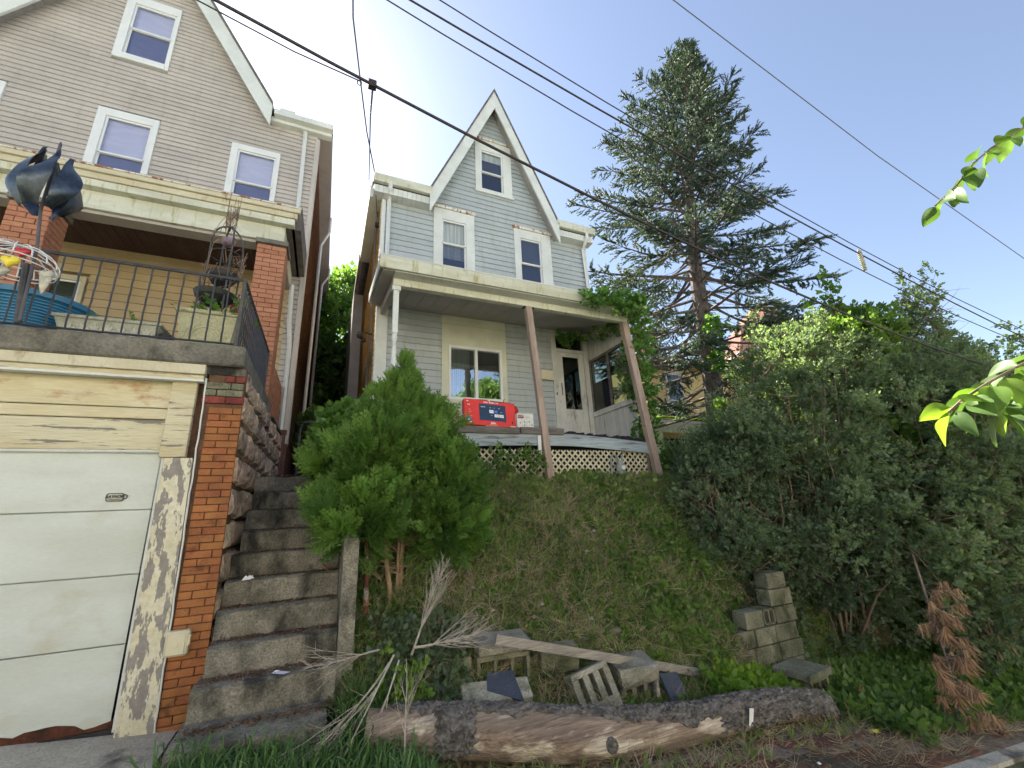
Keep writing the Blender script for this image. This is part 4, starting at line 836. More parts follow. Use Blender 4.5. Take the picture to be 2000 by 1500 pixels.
for v in me.vertices:
    if v.co.z > .2 and v.co.y < .1: v.co.y += rr.uniform(-.03, .035); v.co.z += rr.uniform(-.012, .02)
me.transform(T4(2.80, 4.0, -.36, -.2, .12, -.04)); link('concrete_block', me, None, 'tall chipped three-cored block facing the log, right of the tilted one', 'block', G_)
place('slate_piece', MB().prism([(0, 0), (.25, .05), (.3, .25), (.05, .3)], 'z', 0, .02), 'slate', 'dark slate slab leaning at the right of the chipped block', 'slate', T4(3.25, 3.8, -.32, .2, .9))
place('concrete_block', block_mb(.2, .2, .18, solid=True), 'cmud', 'small mossy block end poking from the bank above the plank tip', 'block', T4(4.1, 4.42, -.18, .2, .1), None, G_)
place('rock', block_mb(.42, .3, .1, solid=True), 'cmud', 'flat gray stone just above the plank on the bank', 'rock', T4(2.75, 4.5, .16, -.1, .6))
A_, B_ = Vector((1.53, 4.05, .47)), Vector((4.12, 4.12, -.27)); pk = MB(); d = (B_ - A_).normalized(); sdv = d.cross(Vector((0, 0, 1))).normalized(); upv = sdv.cross(d); pv8 = []
for q in (A_, B_):
    for u, w in ((-.015, -.04), (.015, -.04), (.015, .04), (-.015, .04)): pv8.append(q - sdv * u + upv * w)
pk.add(pv8, [(0, 1, 2, 3), (7, 6, 5, 4), (0, 4, 5, 1), (1, 5, 6, 2), (2, 6, 7, 3), (3, 7, 4, 0)])
pk.obj('plank', M['plank'], None, label='long silvered plank lying slantwise on the blocks behind the log', cat='plank')
# old block wall remnant at the right
CW = thing('block_wall', 'broken stepped remnant of a dark concrete block wall right of the bank', 'wall')
for (x, z, L_, cores) in ((4.74, -.60, .40, 0), (5.15, -.60, .4, 0), (5.56, -.60, .4, 0), (4.70, -.40, .36, 0), (5.07, -.40, .44, 0), (5.52, -.40, .45, 0), (4.74, -.195, .37, 0), (5.12, -.195, .37, 0), (5.50, -.195, .42, 0), (4.98, .01, .33, 0), (5.32, .01, .22, 2), (5.55, .01, .40, 0), (5.50, .215, .44, 0), (5.52, .42, .36, 0)):
    if cores:
        b = MB(); b.cbox(0, L_, 0, .03, 0, .025, .003); b.cbox(0, L_, 0, .03, .165, .19, .003); [b.cbox(i * .095, i * .095 + .03, 0, .2, 0, .19, .003) for i in range(3)]; b.box(0, L_, .18, .2, 0, .19)
    else: b = MB().cbox(0, L_ - .012, 0, .2, 0, .193, .006)
    place('block', b, 'cmud', None, None, T4(x, 4.3 + random.uniform(-.008, .008), z), CW)
place('block', MB().cbox(0, .2, 0, .39, 0, .193, .006), 'cmud', None, None, T4(5.7, 4.52, .215), CW)
PD = thing('capped_block', 'short block pedestal with a flat cap stone at the right end of the log', 'block')
place('block', slotted(.36, .3, .32, .04, 2), 'cmud', None, None, T4(4.84, 3.5, -.60, .12), PD); place('cap_stone', MB().cbox(0, .46, 0, .4, 0, .07, .01), 'cmud', None, None, T4(4.76, 3.44, -.275, .12), PD)
# ================================================================== FALLEN LOG
LG = thing('log', 'long fallen log with peeling bark lying across the foot of the bank', 'log')
LP = [(.43, 3.86), (.7, 3.79), (1.0, 3.68), (1.35, 3.58), (1.82, 3.46), (2.2, 3.40), (2.5, 3.39), (2.96, 3.38), (3.4, 3.36), (3.9, 3.35), (4.3, 3.33), (4.72, 3.29)]
LR = [.17, .165, .165, .17, .17, .16, .15, .135, .125, .12, .115, .10]
def logpt(t):
    f = t * (len(LP) - 1); i = min(int(f), len(LP) - 2); f -= i; x = LP[i][0] * (1 - f) + LP[i + 1][0] * f; y = LP[i][1] * (1 - f) + LP[i + 1][1] * f; r = LR[i] * (1 - f) + LR[i + 1] * f
    return x, y, float(zs(x)) + .015 + r * .93 + (.03 * math.sin(t * 9)), r
def logsurf(name, m, t0, t1, a0, a1, off, nt, na, jag=0, closed=False, bumpf=1.):
    b = MB(); vs = []
    for i in range(nt + 1):
        t = t0 + (t1 - t0) * i / nt; x, y, z, r = logpt(t); x2, y2, *_ = logpt(min(1, t + .01)); x1, y1, *_ = logpt(max(0, t - .01)); dx, dy = x2 - x1, y2 - y1; l = math.hypot(dx, dy); nx_, ny_ = dy / l, -dx / l
        for j in range(na + (0 if closed else 1)):
            if jag:
                tt = t + (.012 * math.sin(j * 1.9) + .008 * math.sin(j * 4.3 + 1)) * abs(2 * (t - t0) / (t1 - t0) - 1) ** 3; tt = min(1, max(0, tt)); x, y, z, r = logpt(tt)
            u = j / na; ra = (.13 * math.sin(t * 37) + .10 * math.sin(t * 113 + 2) + .07 * math.sin(t * 291)) * (1 if jag else 0); tj = 0
            a = (a0 + ra) + (a1 - a0 + .16 * math.sin(t * 71 + 1) * (1 if jag else 0)) * u
            if jag: e = min(u, 1 - u, (t - t0) / (t1 - t0) * 3, (t1 - t) / (t1 - t0) * 3); o = off * min(1, e * 8) - (.02 if e < .001 else 0); a += jag * math.sin(t * 70 + j) * (u - .5) * .6
            else: o = off
            rr = r * (1 + .05 * math.sin(a * 2 + t * 6) + .035 * math.sin(a * 5 + t * 21) * bumpf) + o + (random.uniform(-.012, .016) if jag else random.uniform(-.002, .002))
            vs.append((x + nx_ * math.cos(a) * rr, y + ny_ * math.cos(a) * rr, z + math.sin(a) * rr))
    w = na + (0 if closed else 1)
    b.add(vs, [(i * w + j, i * w + (j + 1) % w, (i + 1) * w + (j + 1) % w, (i + 1) * w + j) for i in range(nt) for j in range(na)])
    if closed: b.add([vs[j] for j in range(w)], [tuple(range(w))[::-1]]); b.add([vs[nt * w + j] for j in range(w)], [tuple(range(w))])
    return b.obj(name, M[m], LG)
logsurf('log_body', 'logwood', 0, 1, 0, 2 * math.pi, 0, 150, 26, closed=True)
for a in ((0.04, .50, 1.15, 2.7, .024, 70, 14), (.155, .23, -.7, 1.6, .026, 22, 22), (.50, .66, .75, 2.4, .024, 40, 14), (.70, 1.0, -.55, 2.8, .026, 70, 36), (.60, .72, .45, 2.2, .02, 30, 14)):
    logsurf('bark', 'bark', *a, jag=.25)
x, y, z, r = logpt(.44); MB().lathe([(.055, -.02), (.05, .012), (.042, .03), (.03, .018), (.012, .022)], (0, 0, 0), 10).obj('knot', M['bark'], LG).matrix_local = Matrix.Translation((x, y - r - .0, z + .0)) @ RX
x, y, z, r = logpt(.755); MB().prism([(0, 0), (.05, 0), (.055, .13), (.0, .135)], 'y', 0, .004).obj('paper_tag', M['white'], None, label='small white paper tag stuck upright on the log', cat='tag').matrix_world = T4(x - .02, y - r - .03, z - .02, .1, .15, .15)
# ================================================================== THINGS ON THE PORCH
TV = thing('tv_carton', 'red television carton leaning on the porch edge below the picture window', 'carton')
tvM = Matrix.Translation((2.47, 6.45, 2.93)) @ Matrix.Rotation(.05, 4, 'Y') @ Matrix.Rotation(-.24, 4, 'X')
def tvo(name, b, m): me = b.mesh(name, M[m]); me.transform(tvM); return link(name, me, TV)
cx = MB(); cx.cbox(-.46, .46, 0, .12, 0, .47, .004); tb = tvo('box', cx, 'redbox')
me = MB().prism([(-.44, .472), (.02, .472), (-.02, .52), (-.43, .50)], 'y', .06, .064).mesh('flap', M['darkred']); me.transform(tvM); link('flap', me, TV)
me = MB().cbox(.02, .40, .02, .10, .472, .49, .003).tube([(.27, .06, .48), (.29, .05, .55), (.31, .05, .57)], .006, 4).tube([(.03, .0, .47), (.1, -.02, .44), (.2, -.02, .45), (.25, 0, .48)], .003, 4).mesh('black_lid', M['black']); me.transform(tvM); link('black_lid', me, TV)
me = MB().box(-.1, .46, -.003, -.001, -.03, .0).mesh('kraft', M['kraft']); me.transform(tvM); link('kraft_strip', me, TV)
scr = MB().box(-.20, .28, -.003, -.001, .095, .40).mesh('screen_print', M['screen']); scr.transform(tvM); so = link('screen_print', scr, TV)
def tvt(s, size, x, z, m='white', bold=.0): return text(s, size, m, TV, tvM @ Matrix.Translation((x, -.005, z)) @ RX, depth=.0005, bold=bold)
tvt('onn. Roku TV', .048, .02, .435, bold=.0015); tvt('onn.', .055, .04, .052, bold=.002); tvt('HD TELEVISION TELEVISEUR', .012, .04, .018); tvt('40"', .03, -.40, .425, bold=.001); tvt('FHD', .026, -.38, .36, bold=.001); tvt('1080p', .014, -.37, .27); tvt('HDR 60Hz', .012, -.36, .23); tvt('Easy setup', .010, -.35, .155)
tvt('Roku TV', .022, -.13, .34, bold=.001); tvt('11', .03, .0, .335); tvt('4', .03, .07, .335); tvt('0.3', .03, .16, .335)
for (x0, z0, w, h, m, s, cm) in ((-.02, .235, .075, .06, 'white', 'hulu', 'blue'), (.065, .24, .065, .055, 'blue', 'prime', 'white'), (.07, .165, .075, .055, 'white', 'sling', 'black'), (.155, .165, .08, .055, 'white', 'ESPN', 'redbox')):
    me = MB().box(x0, x0 + w, -.0045, -.003, z0, z0 + h).mesh('app_tile', M[m]); me.transform(tvM); link('app_tile', me, so); text(s, .022, cm, so, tvM @ Matrix.Translation((x0 + w / 2, -.006, z0 + h / 2)) @ RX, depth=.0004)
tvt('Max', .02, .20, .265); tvt('tv+', .022, .02, .19)
for sx in (-1, 1):
    me = MB().prism([(.04 + sx * .17, .095), (.04 + sx * .19, .095), (.04 + sx * .24, .078), (.04 + sx * .225, .078)], 'y', -.003, -.001).mesh('stand_print', M['black']); me.transform(tvM); link('foot_print', me, TV)
me = MB().box(-.43, -.34, -.003, -.001, .05, .13).mesh('picture_print', M['blue']); me.transform(tvM); po = link('picture_print', me, TV); me = MB().box(-.40, -.37, -.0045, -.003, .055, .10).mesh('picture_print', M['white']); me.transform(tvM); link('picture_print', me, po)
me = MB().box(-.43, -.34, -.003, -.001, .035, .045).box(.35, .45, -.003, -.001, .012, .022).mesh('white_strip', M['white']); me.transform(tvM); link('white_strip', me, TV)
me = MB().box(.38, .40, -.003, -.001, .06, .12).mesh('remote_print', M['black']); me.transform(tvM); link('remote_print', me, TV)
CB = thing('carton', 'small white carton with a red label right of the television carton', 'carton')
MB().cbox(2.93, 3.24, 6.42, 6.62, 2.915, 3.16, .004).obj('box', M['carton'], CB); box('red_label', M['darkred'], 2.945, 3.05, 6.414, 6.419, 3.075, 3.125, CB); MB().prism([(2.93, 3.16), (3.24, 3.16), (3.22, 3.17), (2.95, 3.17)], 'y', 6.4, 6.5).obj('flap', M['carton'], CB)
text('BOWL', .03, 'white', CB, Matrix.Translation((2.998, 6.413, 3.10)) @ RX, depth=.0004); text('3 in 1', .035, 'black', CB, Matrix.Translation((3.13, 6.418, 3.10)) @ RX, depth=.0004)
for (x, z) in ((2.98, 2.98), (3.06, 3.0), (3.15, 3.0), (3.2, 2.95), (3.06, 2.94)): box('print_mark', M['graycable'], x, x + .012, 6.416, 6.419, z, z + .03, CB)
CN = thing('funnel', 'red plastic funnel lying behind the small white carton', 'funnel'); MB().lathe([(.02, 0), (.03, .08), (.085, .17), (.088, .18), (.07, .165)], (0, 0, 0), 16, cap=False).obj('cone', M['pinkred'], CN).matrix_local = Matrix.Translation((2.86, 6.68, 3.20)) @ Matrix.Rotation(1.15, 4, 'Y')
MB().lathe([(.088, .176), (.094, .18), (.088, .188)], (0, 0, 0), 16, cap=False).obj('rim', M['black'], CN).matrix_local = Matrix.Translation((2.86, 6.68, 3.20)) @ Matrix.Rotation(1.15, 4, 'Y')
PB = thing('paint_bucket', 'white plastic bucket left of the red carton', 'bucket'); MB().lathe([(.12, 0), (.135, .30), (.15, .305), (.15, .34), (.14, .35)], (1.84, 6.62, 2.86), 20).obj('bucket', M['carton'], PB, smooth=False)
MB().tube([(1.84 + .16 * math.cos(t), 6.5, 3.15 - .12 * math.sin(t)) for t in np.linspace(0, math.pi, 12)], .004, 4).obj('handle', M['graycable'], PB); box('label', M['darkred'], 1.86, 1.92, 6.472, 6.482, 3.02, 3.12, PB)
# ================================================================== THINGS ON THE LEFT TERRACE
TB = thing('tub_planter', 'large blue ribbed plastic tub behind the railing', 'tub')
b = MB(); prof = [(.36, 0)]
for i in range(13): z = .02 + i * .028; r = .365 + i * .0055; prof += [(r, z), (r + .014, z + .006), (r + .014, z + .016), (r, z + .022)]
prof += [(.45, .39), (.475, .395), (.485, .44), (.46, .455), (.43, .45), (.40, .3)]
b.lathe(prof, (-2.83, 5.42, 3.325), 48); b.obj('tub', M['tub'], TB)
TP = thing('trough_planter', 'long pale window-box planter with leaf relief behind the railing', 'planter')
b = MB(); b.hexa([(-2.40, 5.06, 3.325), (-1.72, 5.06, 3.325), (-1.72, 5.24, 3.325), (-2.40, 5.24, 3.325), (-2.46, 5.01, 3.53), (-1.66, 5.01, 3.53), (-1.66, 5.29, 3.53), (-2.46, 5.29, 3.53)]); tpo = b.obj('trough', M['planter'], TP); MB().cbox(-2.48, -1.64, 4.99, 5.31, 3.53, 3.565, .008).obj('rim', M['planter'], TP)
for i in range(7):
    cx_ = -2.36 + i * .10
    b = MB(); [b.prism([(cx_, 3.37), (cx_ + .05 * math.sin(a) - .008, 3.37 + .1 * math.cos(a)), (cx_ + .062 * math.sin(a), 3.37 + .125 * math.cos(a)), (cx_ + .05 * math.sin(a) + .012, 3.37 + .095 * math.cos(a))], 'y', 5.012 , 5.035) for a in (-.9, -.45, 0, .45, .9)]; b.obj('leaf_relief', M['pale'], TP)
SQ = thing('square_planter', 'tall square olive planter with ivy at the corner of the railing', 'planter')
b = MB(); b.hexa([(-1.48, 5.05, 3.325), (-1.06, 5.05, 3.325), (-1.06, 5.42, 3.325), (-1.48, 5.42, 3.325), (-1.53, 5.0, 3.72), (-1.01, 5.0, 3.72), (-1.01, 5.47, 3.72), (-1.53, 5.47, 3.72)]); b.obj('pot', M['planter2'], SQ); MB().cbox(-1.555, -.985, 4.975, 5.49, 3.72, 3.765, .008).obj('rim', M['planter2'], SQ)
for k in range(3):
    MB().tube([(-1.27 + (.19 - k * .03) * math.cos(t), 5.015 + .02 * (1 - math.sin(t)) * 1.0, 3.44 + (.2 - k * .03) * math.sin(t)) for t in np.linspace(.1, math.pi - .1, 12)], .006, 4).obj('arch_relief', M['planter2'], SQ)
MB().lathe([(.055, 0), (.06, .05), (.06, .09), (.068, .1), (.068, .125), (.06, .13)], (-1.60, 5.05, 3.325), 14).obj('cup', M['black'], None, label='small black pot between the long planter and the square planter', cat='pot')
# obelisk with hanging baskets
OB = thing('plant_stand', 'rusty arched wire stand holding black hanging baskets by the corner pier', 'plant stand')
b = MB(); c0 = (-1.31, 5.45)
for k in range(4):
    a = k * math.pi / 2 + .5; ca, sa = math.cos(a), math.sin(a); r = .17
    b.tube([(c0[0] + r * ca, c0[1] + r * sa, 3.7), (c0[0] + r * ca, c0[1] + r * sa, 4.85)] + [(c0[0] + r * math.cos(t) * ca, c0[1] + r * math.cos(t) * sa, 4.85 + .26 * math.sin(t)) for t in np.linspace(.2, 1.5, 7)], .011, 5)
for z in (4.15, 4.70): b.tube([(c0[0] + .17 * math.cos(t), c0[1] + .17 * math.sin(t), z) for t in np.linspace(0, 2 * math.pi, 17)], .008, 4, cap=False)
b.tube([(c0[0], c0[1], 5.1), (c0[0] - .02, c0[1], 5.2), (c0[0] + .03, c0[1], 5.3), (c0[0], c0[1], 5.34)], .008, 4); b.obj('wire_frame', M['iron'], OB)
b = MB(); rr = random.Random(4)
for k in range(60):
    a = rr.uniform(0, 6.28); z = rr.choice([rr.uniform(4.0, 4.9), rr.uniform(5.05, 5.3)]); r = .2 if z < 5 else .06; p = [(c0[0] + r * math.cos(a + s_ * .25) * (1 + .1 * math.sin(s_ * 3 + k)), c0[1] + r * math.sin(a + s_ * .25), z + s_ * rr.uniform(-.03, .07)) for s_ in range(6)]; b.tube(p, .0035, 3)
b.obj('dead_vine', M['browntwig'], OB, kind='stuff')
for (z, r, dx, dy) in ((4.45, .165, 0, 0), (4.17, .21, -.04, -.02)):
    MB().lathe([(.03, -.17), (r * .6, -.13), (r * .9, -.06), (r, 0), (r * .9, -.01)], (c0[0] + dx, c0[1] + dy, z), 18).obj('basket', M['black'], OB)
MB().lathe([(.01, -.055), (.05, -.045), (.08, 0), (.06, .04), (.01, .055)], (c0[0] + .0, c0[1], 4.90), 16).obj('glass_float', M['purple'], OB, smooth=True)
MB().cbox(-1.30, -1.20, 5.95, 6.05, 4.05, 4.42, .01).obj('red_box', M['darkred'], None, label='small dark red box behind the wire plant stand', cat='box')
# wind spinner on its pole
WS = thing('wind_spinner', 'dark metal wind spinner with curling blades on a tall pole', 'wind spinner')
wc = Vector((-2.56, 4.62, 0)); z0, z1 = 4.38, 5.0
MB().tube([(-2.46, 4.60, 3.3), (-2.50, 4.61, 4.0), (-2.56, 4.62, 4.4), (-2.57, 4.62, 5.12)], .012, 6).obj('pole', M['graycable'], WS)
for k in range(6):
    b = MB(); n = 16; vs = []
    for i in range(n + 1):
        t = i / n; a = k * math.pi / 3 + .5 * t + .3 + .2 * t * t; rad = .03 + .21 * math.sin(math.pi * min(1, t * .86 + .1)) ** .9 * (1 - .45 * t) + (.04 * max(0, t - .85) / .15); w = .095 * math.sin(math.pi * min(1, t * .86 + .12)) * (1 - .3 * t) + .004; z = z0 + (z1 - z0) * t
        tx, ty = -math.sin(a), math.cos(a); cxp, cyp = wc.x + rad * math.cos(a), wc.y + rad * math.sin(a)
        tw_ = .6 * math.sin(t * 5 + k); tx, ty = tx * math.cos(tw_) + math.cos(a) * math.sin(tw_), ty * math.cos(tw_) + math.sin(a) * math.sin(tw_); vs += [(cxp - tx * w, cyp - ty * w, z), (cxp + math.cos(a) * .03, cyp + math.sin(a) * .03, z), (cxp + tx * w, cyp + ty * w, z + .02)]
    m_ = len(vs); vs2 = [(x + .003, y + .003, z) for x, y, z in vs]
    fs = [(3 * i + j, 3 * i + j + 1, 3 * i + j + 4, 3 * i + j + 3) for i in range(n) for j in (0, 1)]
    b.add(vs, fs); b.add(vs2, [f[::-1] for f in fs]); b.obj('blade', M['spin'], WS, smooth=True)
MB().tube([(-2.57, 4.62, 5.0), (-2.56, 4.62, 5.12)], .006, 4).lathe([(.004, 0), (.015, .03), (.003, .07)], (-2.57, 4.62, 5.10), 6).obj('finial', M['spin'], WS)
# white wire cage with painted hearts
WC = thing('wire_basket', 'white wire dome basket hung with red, yellow and pale heart ornaments', 'wire basket')
b = MB(); c1 = (-2.61, 4.62)
for k in range(8):
    a = k * math.pi / 8; b.tube([(c1[0] + .27 * math.cos(t) * math.cos(a), c1[1] + .27 * math.cos(t) * math.sin(a), 3.82 + .18 * math.sin(t)) for t in np.linspace(0, math.pi, 15)], .005, 4)
for z, r in ((3.82, .27), (3.90, .245), (3.78, .26)): b.tube([(c1[0] + r * math.cos(t), c1[1] + r * math.sin(t), z) for t in np.linspace(0, 2 * math.pi, 25)], .005, 4, cap=False)
b.obj('wire_dome', M['wire'], WC)
MB().tube([(-2.50, 4.66, 3.3), (-2.53, 4.65, 3.6), (-2.55, 4.64, 3.85)], .026, 8).obj('stand_post', M['iron'], WC)
def heart(c, s, m, lab): 
    pts = [(c[0] + s * .062 * 16 * math.sin(t) ** 3 / 16, c[2] + s * .062 * (13 * math.cos(t) - 5 * math.cos(2 * t) - 2 * math.cos(3 * t) - math.cos(4 * t)) / 16) for t in np.linspace(0, 2 * math.pi, 20)[:-1]]
    b = MB(); n = len(pts); vs = [(x, c[1], z) for x, z in pts] + [(c[0] + (x - c[0]) * .75, c[1] - .02, c[2] + (z - c[2]) * .75) for x, z in pts] + [(c[0], c[1] - .028, c[2])] + [(c[0] + (x - c[0]) * .75, c[1] + .02, c[2] + (z - c[2]) * .75) for x, z in pts] + [(c[0], c[1] + .028, c[2])]
    fs = [(i, (i + 1) % n, n + (i + 1) % n, n + i) for i in range(n)] + [(n + i, n + (i + 1) % n, 2 * n) for i in range(n)] + [((i + 1) % n, i, 2 * n + 1 + i, 2 * n + 1 + (i + 1) % n) for i in range(n)] + [(2 * n + 1 + (i + 1) % n, 2 * n + 1 + i, 3 * n + 1) for i in range(n)]
    b.add(vs, fs).obj('heart', M[m], WC, smooth=True, label=lab)
heart((-2.55, 4.55, 3.91), .95, 'redh', 'red heart'); heart((-2.52, 4.40, 3.74), 1.05, 'yelh', 'yellow heart'); heart((-2.56, 4.42, 3.65), .85, 'pale', 'pale heart'); heart((-2.33, 4.5, 3.70), .9, 'pale', 'pale wing heart')
MB().lathe([(.005, -.16), (.03, -.08), (.045, 0), (.01, .03)], (-2.33, 4.5, 3.68), 10, sy=.4).obj('wing', M['pale'], WC, smooth=True)
# ================================================================== WIRES
def sag(p, q, s, n=24): return [tuple(np.array(p) * (1 - t) + np.array(q) * t - np.array([0, 0, s * 4 * t * (1 - t)])) for t in np.linspace(0, 1, n)]
def fit(pts, r, name, m, label, cat, y, group=None, n=26, parent=None):
    X = np.array([p[0] for p in pts]); Z = np.array([p[1] for p in pts]); c = np.polyfit(X, Z, 2 if len(pts) > 2 else 1)
    xs_ = np.linspace(X[0] - 7, X[-1] + 14, n); return MB().tube([(x, y, float(np.polyval(c, x))) for x in xs_], r, 6, cap=True).obj(name, M[m], parent, label=label, cat=cat, group=group)
fit([(-1.09, 5.54), (.05, 5.25), (1.26, 4.97), (3.6, 4.42), (10.63, 3.56)], .014, 'overhead_cable', 'cable', 'lowest and thickest black cable, crossing the gable of the gray house', 'cable', 3.0)
MB().tube([(-6, 3.02, 6.76), (-3, 3.02, 6.0), (-1.15, 3.02, 5.50), (-.5, 3.02, 5.325), (.03, 3.0, 5.22)], .006, 5).obj('overhead_wire', M['cable'], None, label='thin wire running just under the thickest cable at upper left', cat='wire')
fit([(.17, 5.55), (2.31, 5.0 + .0), (10.17, 3.78)], .006, 'overhead_wire', 'cable', 'lowest of the three parallel wires passing in front of the spruce', 'wire', 2.5)
fit([(.37, 5.67), (2.35, 5.20), (5.07, 4.72), (10.28, 3.9)], .009, 'overhead_wire', 'cable', 'middle and thickest of the three parallel wires passing in front of the spruce', 'wire', 2.5)
fit([(.6, 5.81), (2.37, 5.38), (6.11, 4.62), (10.41, 4.05)], .006, 'overhead_wire', 'cable', 'topmost of the three parallel wires passing in front of the spruce', 'wire', 2.5)
MB().tube([(x, 8.0, z) for x, z in ((0, 24), (11.45, 20.95), (24, 17.6), (38.03, 14.81), (60, 12))], .02, 5).obj('overhead_wire', M['graycable'], None, label='single thin wire high in the sky right of the spruce', cat='wire')
SPC = thing('wire_spacer', 'short pale insulator hanging between the parallel wires right of the spruce', 'insulator'); b = MB()
b.lathe([(.012, 0)] + [(r_, i * .024 + dz) for i in range(12) for r_, dz in ((.014, 0), (.03, .006), (.03, .012), (.014, .018))] + [(.012, .30)], (6.07, 2.5, 4.29), 8); b.obj('insulator', M['planter'], SPC)
dp = thing('service_drop', 'pair of twisted service wires coming down to the left eave of the gray house', 'wire')

MB().tube([(.5, 8.05, 8.88), (.25, 7.0, 8.82), (.04, 5.96, 8.9), (-.13, 5.2, 9.12), (-.6, 0, 11.2)], .013, 5).obj('wire', M['graycable'], dp)
MB().tube([(.5, 8.05, 8.88), (.56, 8.2, 8.5), (.66, 8.7, 8.2)], .007, 5).obj('wire', M['cable'], dp)
tw_ = MB().tube([(.13, 3.0, 5.23), (.19, 4.5, 6.5), (.33, 7.0, 8.2), (.42, 8.5, 9.0)], .010, 5).obj('telephone_drop', M['graycable'], None, label='thin wire from the cable clamp up to the left eave of the gray house', cat='wire')
cl = thing('cable_clamp', 'small black clamp and loop on the thickest cable at upper left', 'clamp'); MB().cbox(.09, .16, 2.97, 3.03, 5.19, 5.26, .006).obj('clamp', M['cable'], cl); MB().tube([(.02 + .018 * math.cos(t), 3.0, 5.20 + .03 * math.sin(t)) for t in np.linspace(0, 6.28, 9)], .005, 4).obj('loop', M['cable'], cl)

ivp = np.array([[-1.27, 5.2, 3.78]]) + RNG.normal(size=(46, 3)) * np.array([.15, .14, .035]); ivp = np.concatenate([ivp, np.array([[-1.55, 4.99, 3.80], [-1.60, 4.96, 3.78], [-1.0, 4.96, 3.74], [-.97, 4.94, 3.66], [-.95, 4.93, 3.60], [-1.45, 4.96, 3.72]])])
scatter('ivy', [t_bigleaf(.42, .2, .08, seed=3, nr=6)], ivp, frames(rdir(len(ivp)) * np.array([1, 1, .5]) + np.array([0, -.4, .15])), RNG.uniform(.05, .10, len(ivp)), M['lime'], SQ)
scatter('ferny_sprig', CLUS, ivp[:30] + np.array([.06, .05, .05]), frames(rdir(30) + np.array([0, 0, 1.])), RNG.uniform(.06, .13, 30), M['creeper'], SQ, kind='stuff')
for cx_ in (-2.27, -1.92):
    q = np.array([[cx_, 5.15, 3.57]]) + RNG.normal(size=(14, 3)) * .025; scatter('sprout', CLUS, q, frames(rdir(14) + np.array([0, 0, 1.2])), RNG.uniform(.04, .08, 14), M['creeper'], TP)
# ================================================================== YELLOW HOUSE BEYOND
YH = thing('house', 'yellow clapboard house with faded red roofs, half hidden behind the spruce and shrubs', 'house')
FY = 12.5
yc = MB(); yc.box(11.3, 22, FY + .1, 22, -2, 7.05); yw = yc.obj('wall', M['yellow'], YH)
siding(yw, M['yellow'], FY, 4.1, 6.9, .17, lambda z: 11.3, lambda z: 22.0, [(12.35, 13.3, 4.3, 6.85)])
window(YH, 12.35, 13.3, 4.32, 6.75, (12.5, 13.15, 4.45, 6.6), FY, 5.5, m='bead', blind=None, gl='glass3')
MB().prism([(11.9, 6.85), (12.15, 6.85), (12.15, 7.1), (11.9, 7.15)], 'x', 11.0, 22).obj('gutter', M['trim'], YH)
MB().prism([(12.0, 7.1), (17, 9.3), (17, 9.1), (12.0, 7.0)], 'x', 11.0, 23).obj('roof', M['redroof'], YH)
MB().lathe([(2.1, 0), (2.1, .0), (1.6, 1.3), (.9, 2.1), (.3, 2.7), (.0, 2.75)], (19.4, 12.6, 8.1), 8).obj('turret_roof', M['redroof'], YH)
MB().lathe([(1.8, -8), (1.8, 0)], (19.4, 12.6, 8.1), 8).obj('turret_wall', M['yellow'], YH); MB().lathe([(2.12, -.1), (2.14, .03)], (19.4, 12.6, 8.1), 8).obj('turret_cornice', M['trim'], YH)
ch = MB().box(13.0, 13.7, 13.9, 14.6, 7.6, 9.35).box(12.95, 13.75, 13.85, 14.65, 9.2, 9.35).obj('chimney', M['redbrick'], YH)
MB().prism([(10.0, 4.08), (12.45, 4.75), (12.45, 4.6), (10.0, 3.98)], 'x', 9.0, 14.2).obj('porch_roof', M['redroof'], YH)
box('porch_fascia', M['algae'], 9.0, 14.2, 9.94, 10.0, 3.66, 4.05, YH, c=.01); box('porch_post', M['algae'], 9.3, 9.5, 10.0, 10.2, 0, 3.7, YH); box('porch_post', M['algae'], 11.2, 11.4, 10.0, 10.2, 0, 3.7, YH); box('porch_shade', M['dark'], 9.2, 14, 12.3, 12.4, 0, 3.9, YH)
N = 2500; P = np.stack([RNG.uniform(9.0, 11.6, N), 10.0 + RNG.random(N) ** 1.5 * .7, np.zeros(N)], 1); P[:, 2] = 4.1 + (P[:, 1] - 10) * .26
scatter('moss', TUFT, P, frames(np.tile([0., -.2, 1], (N, 1)) + rdir(N) * .3), RNG.uniform(.04, .10, N), M['lime'], YH, kind='stuff')
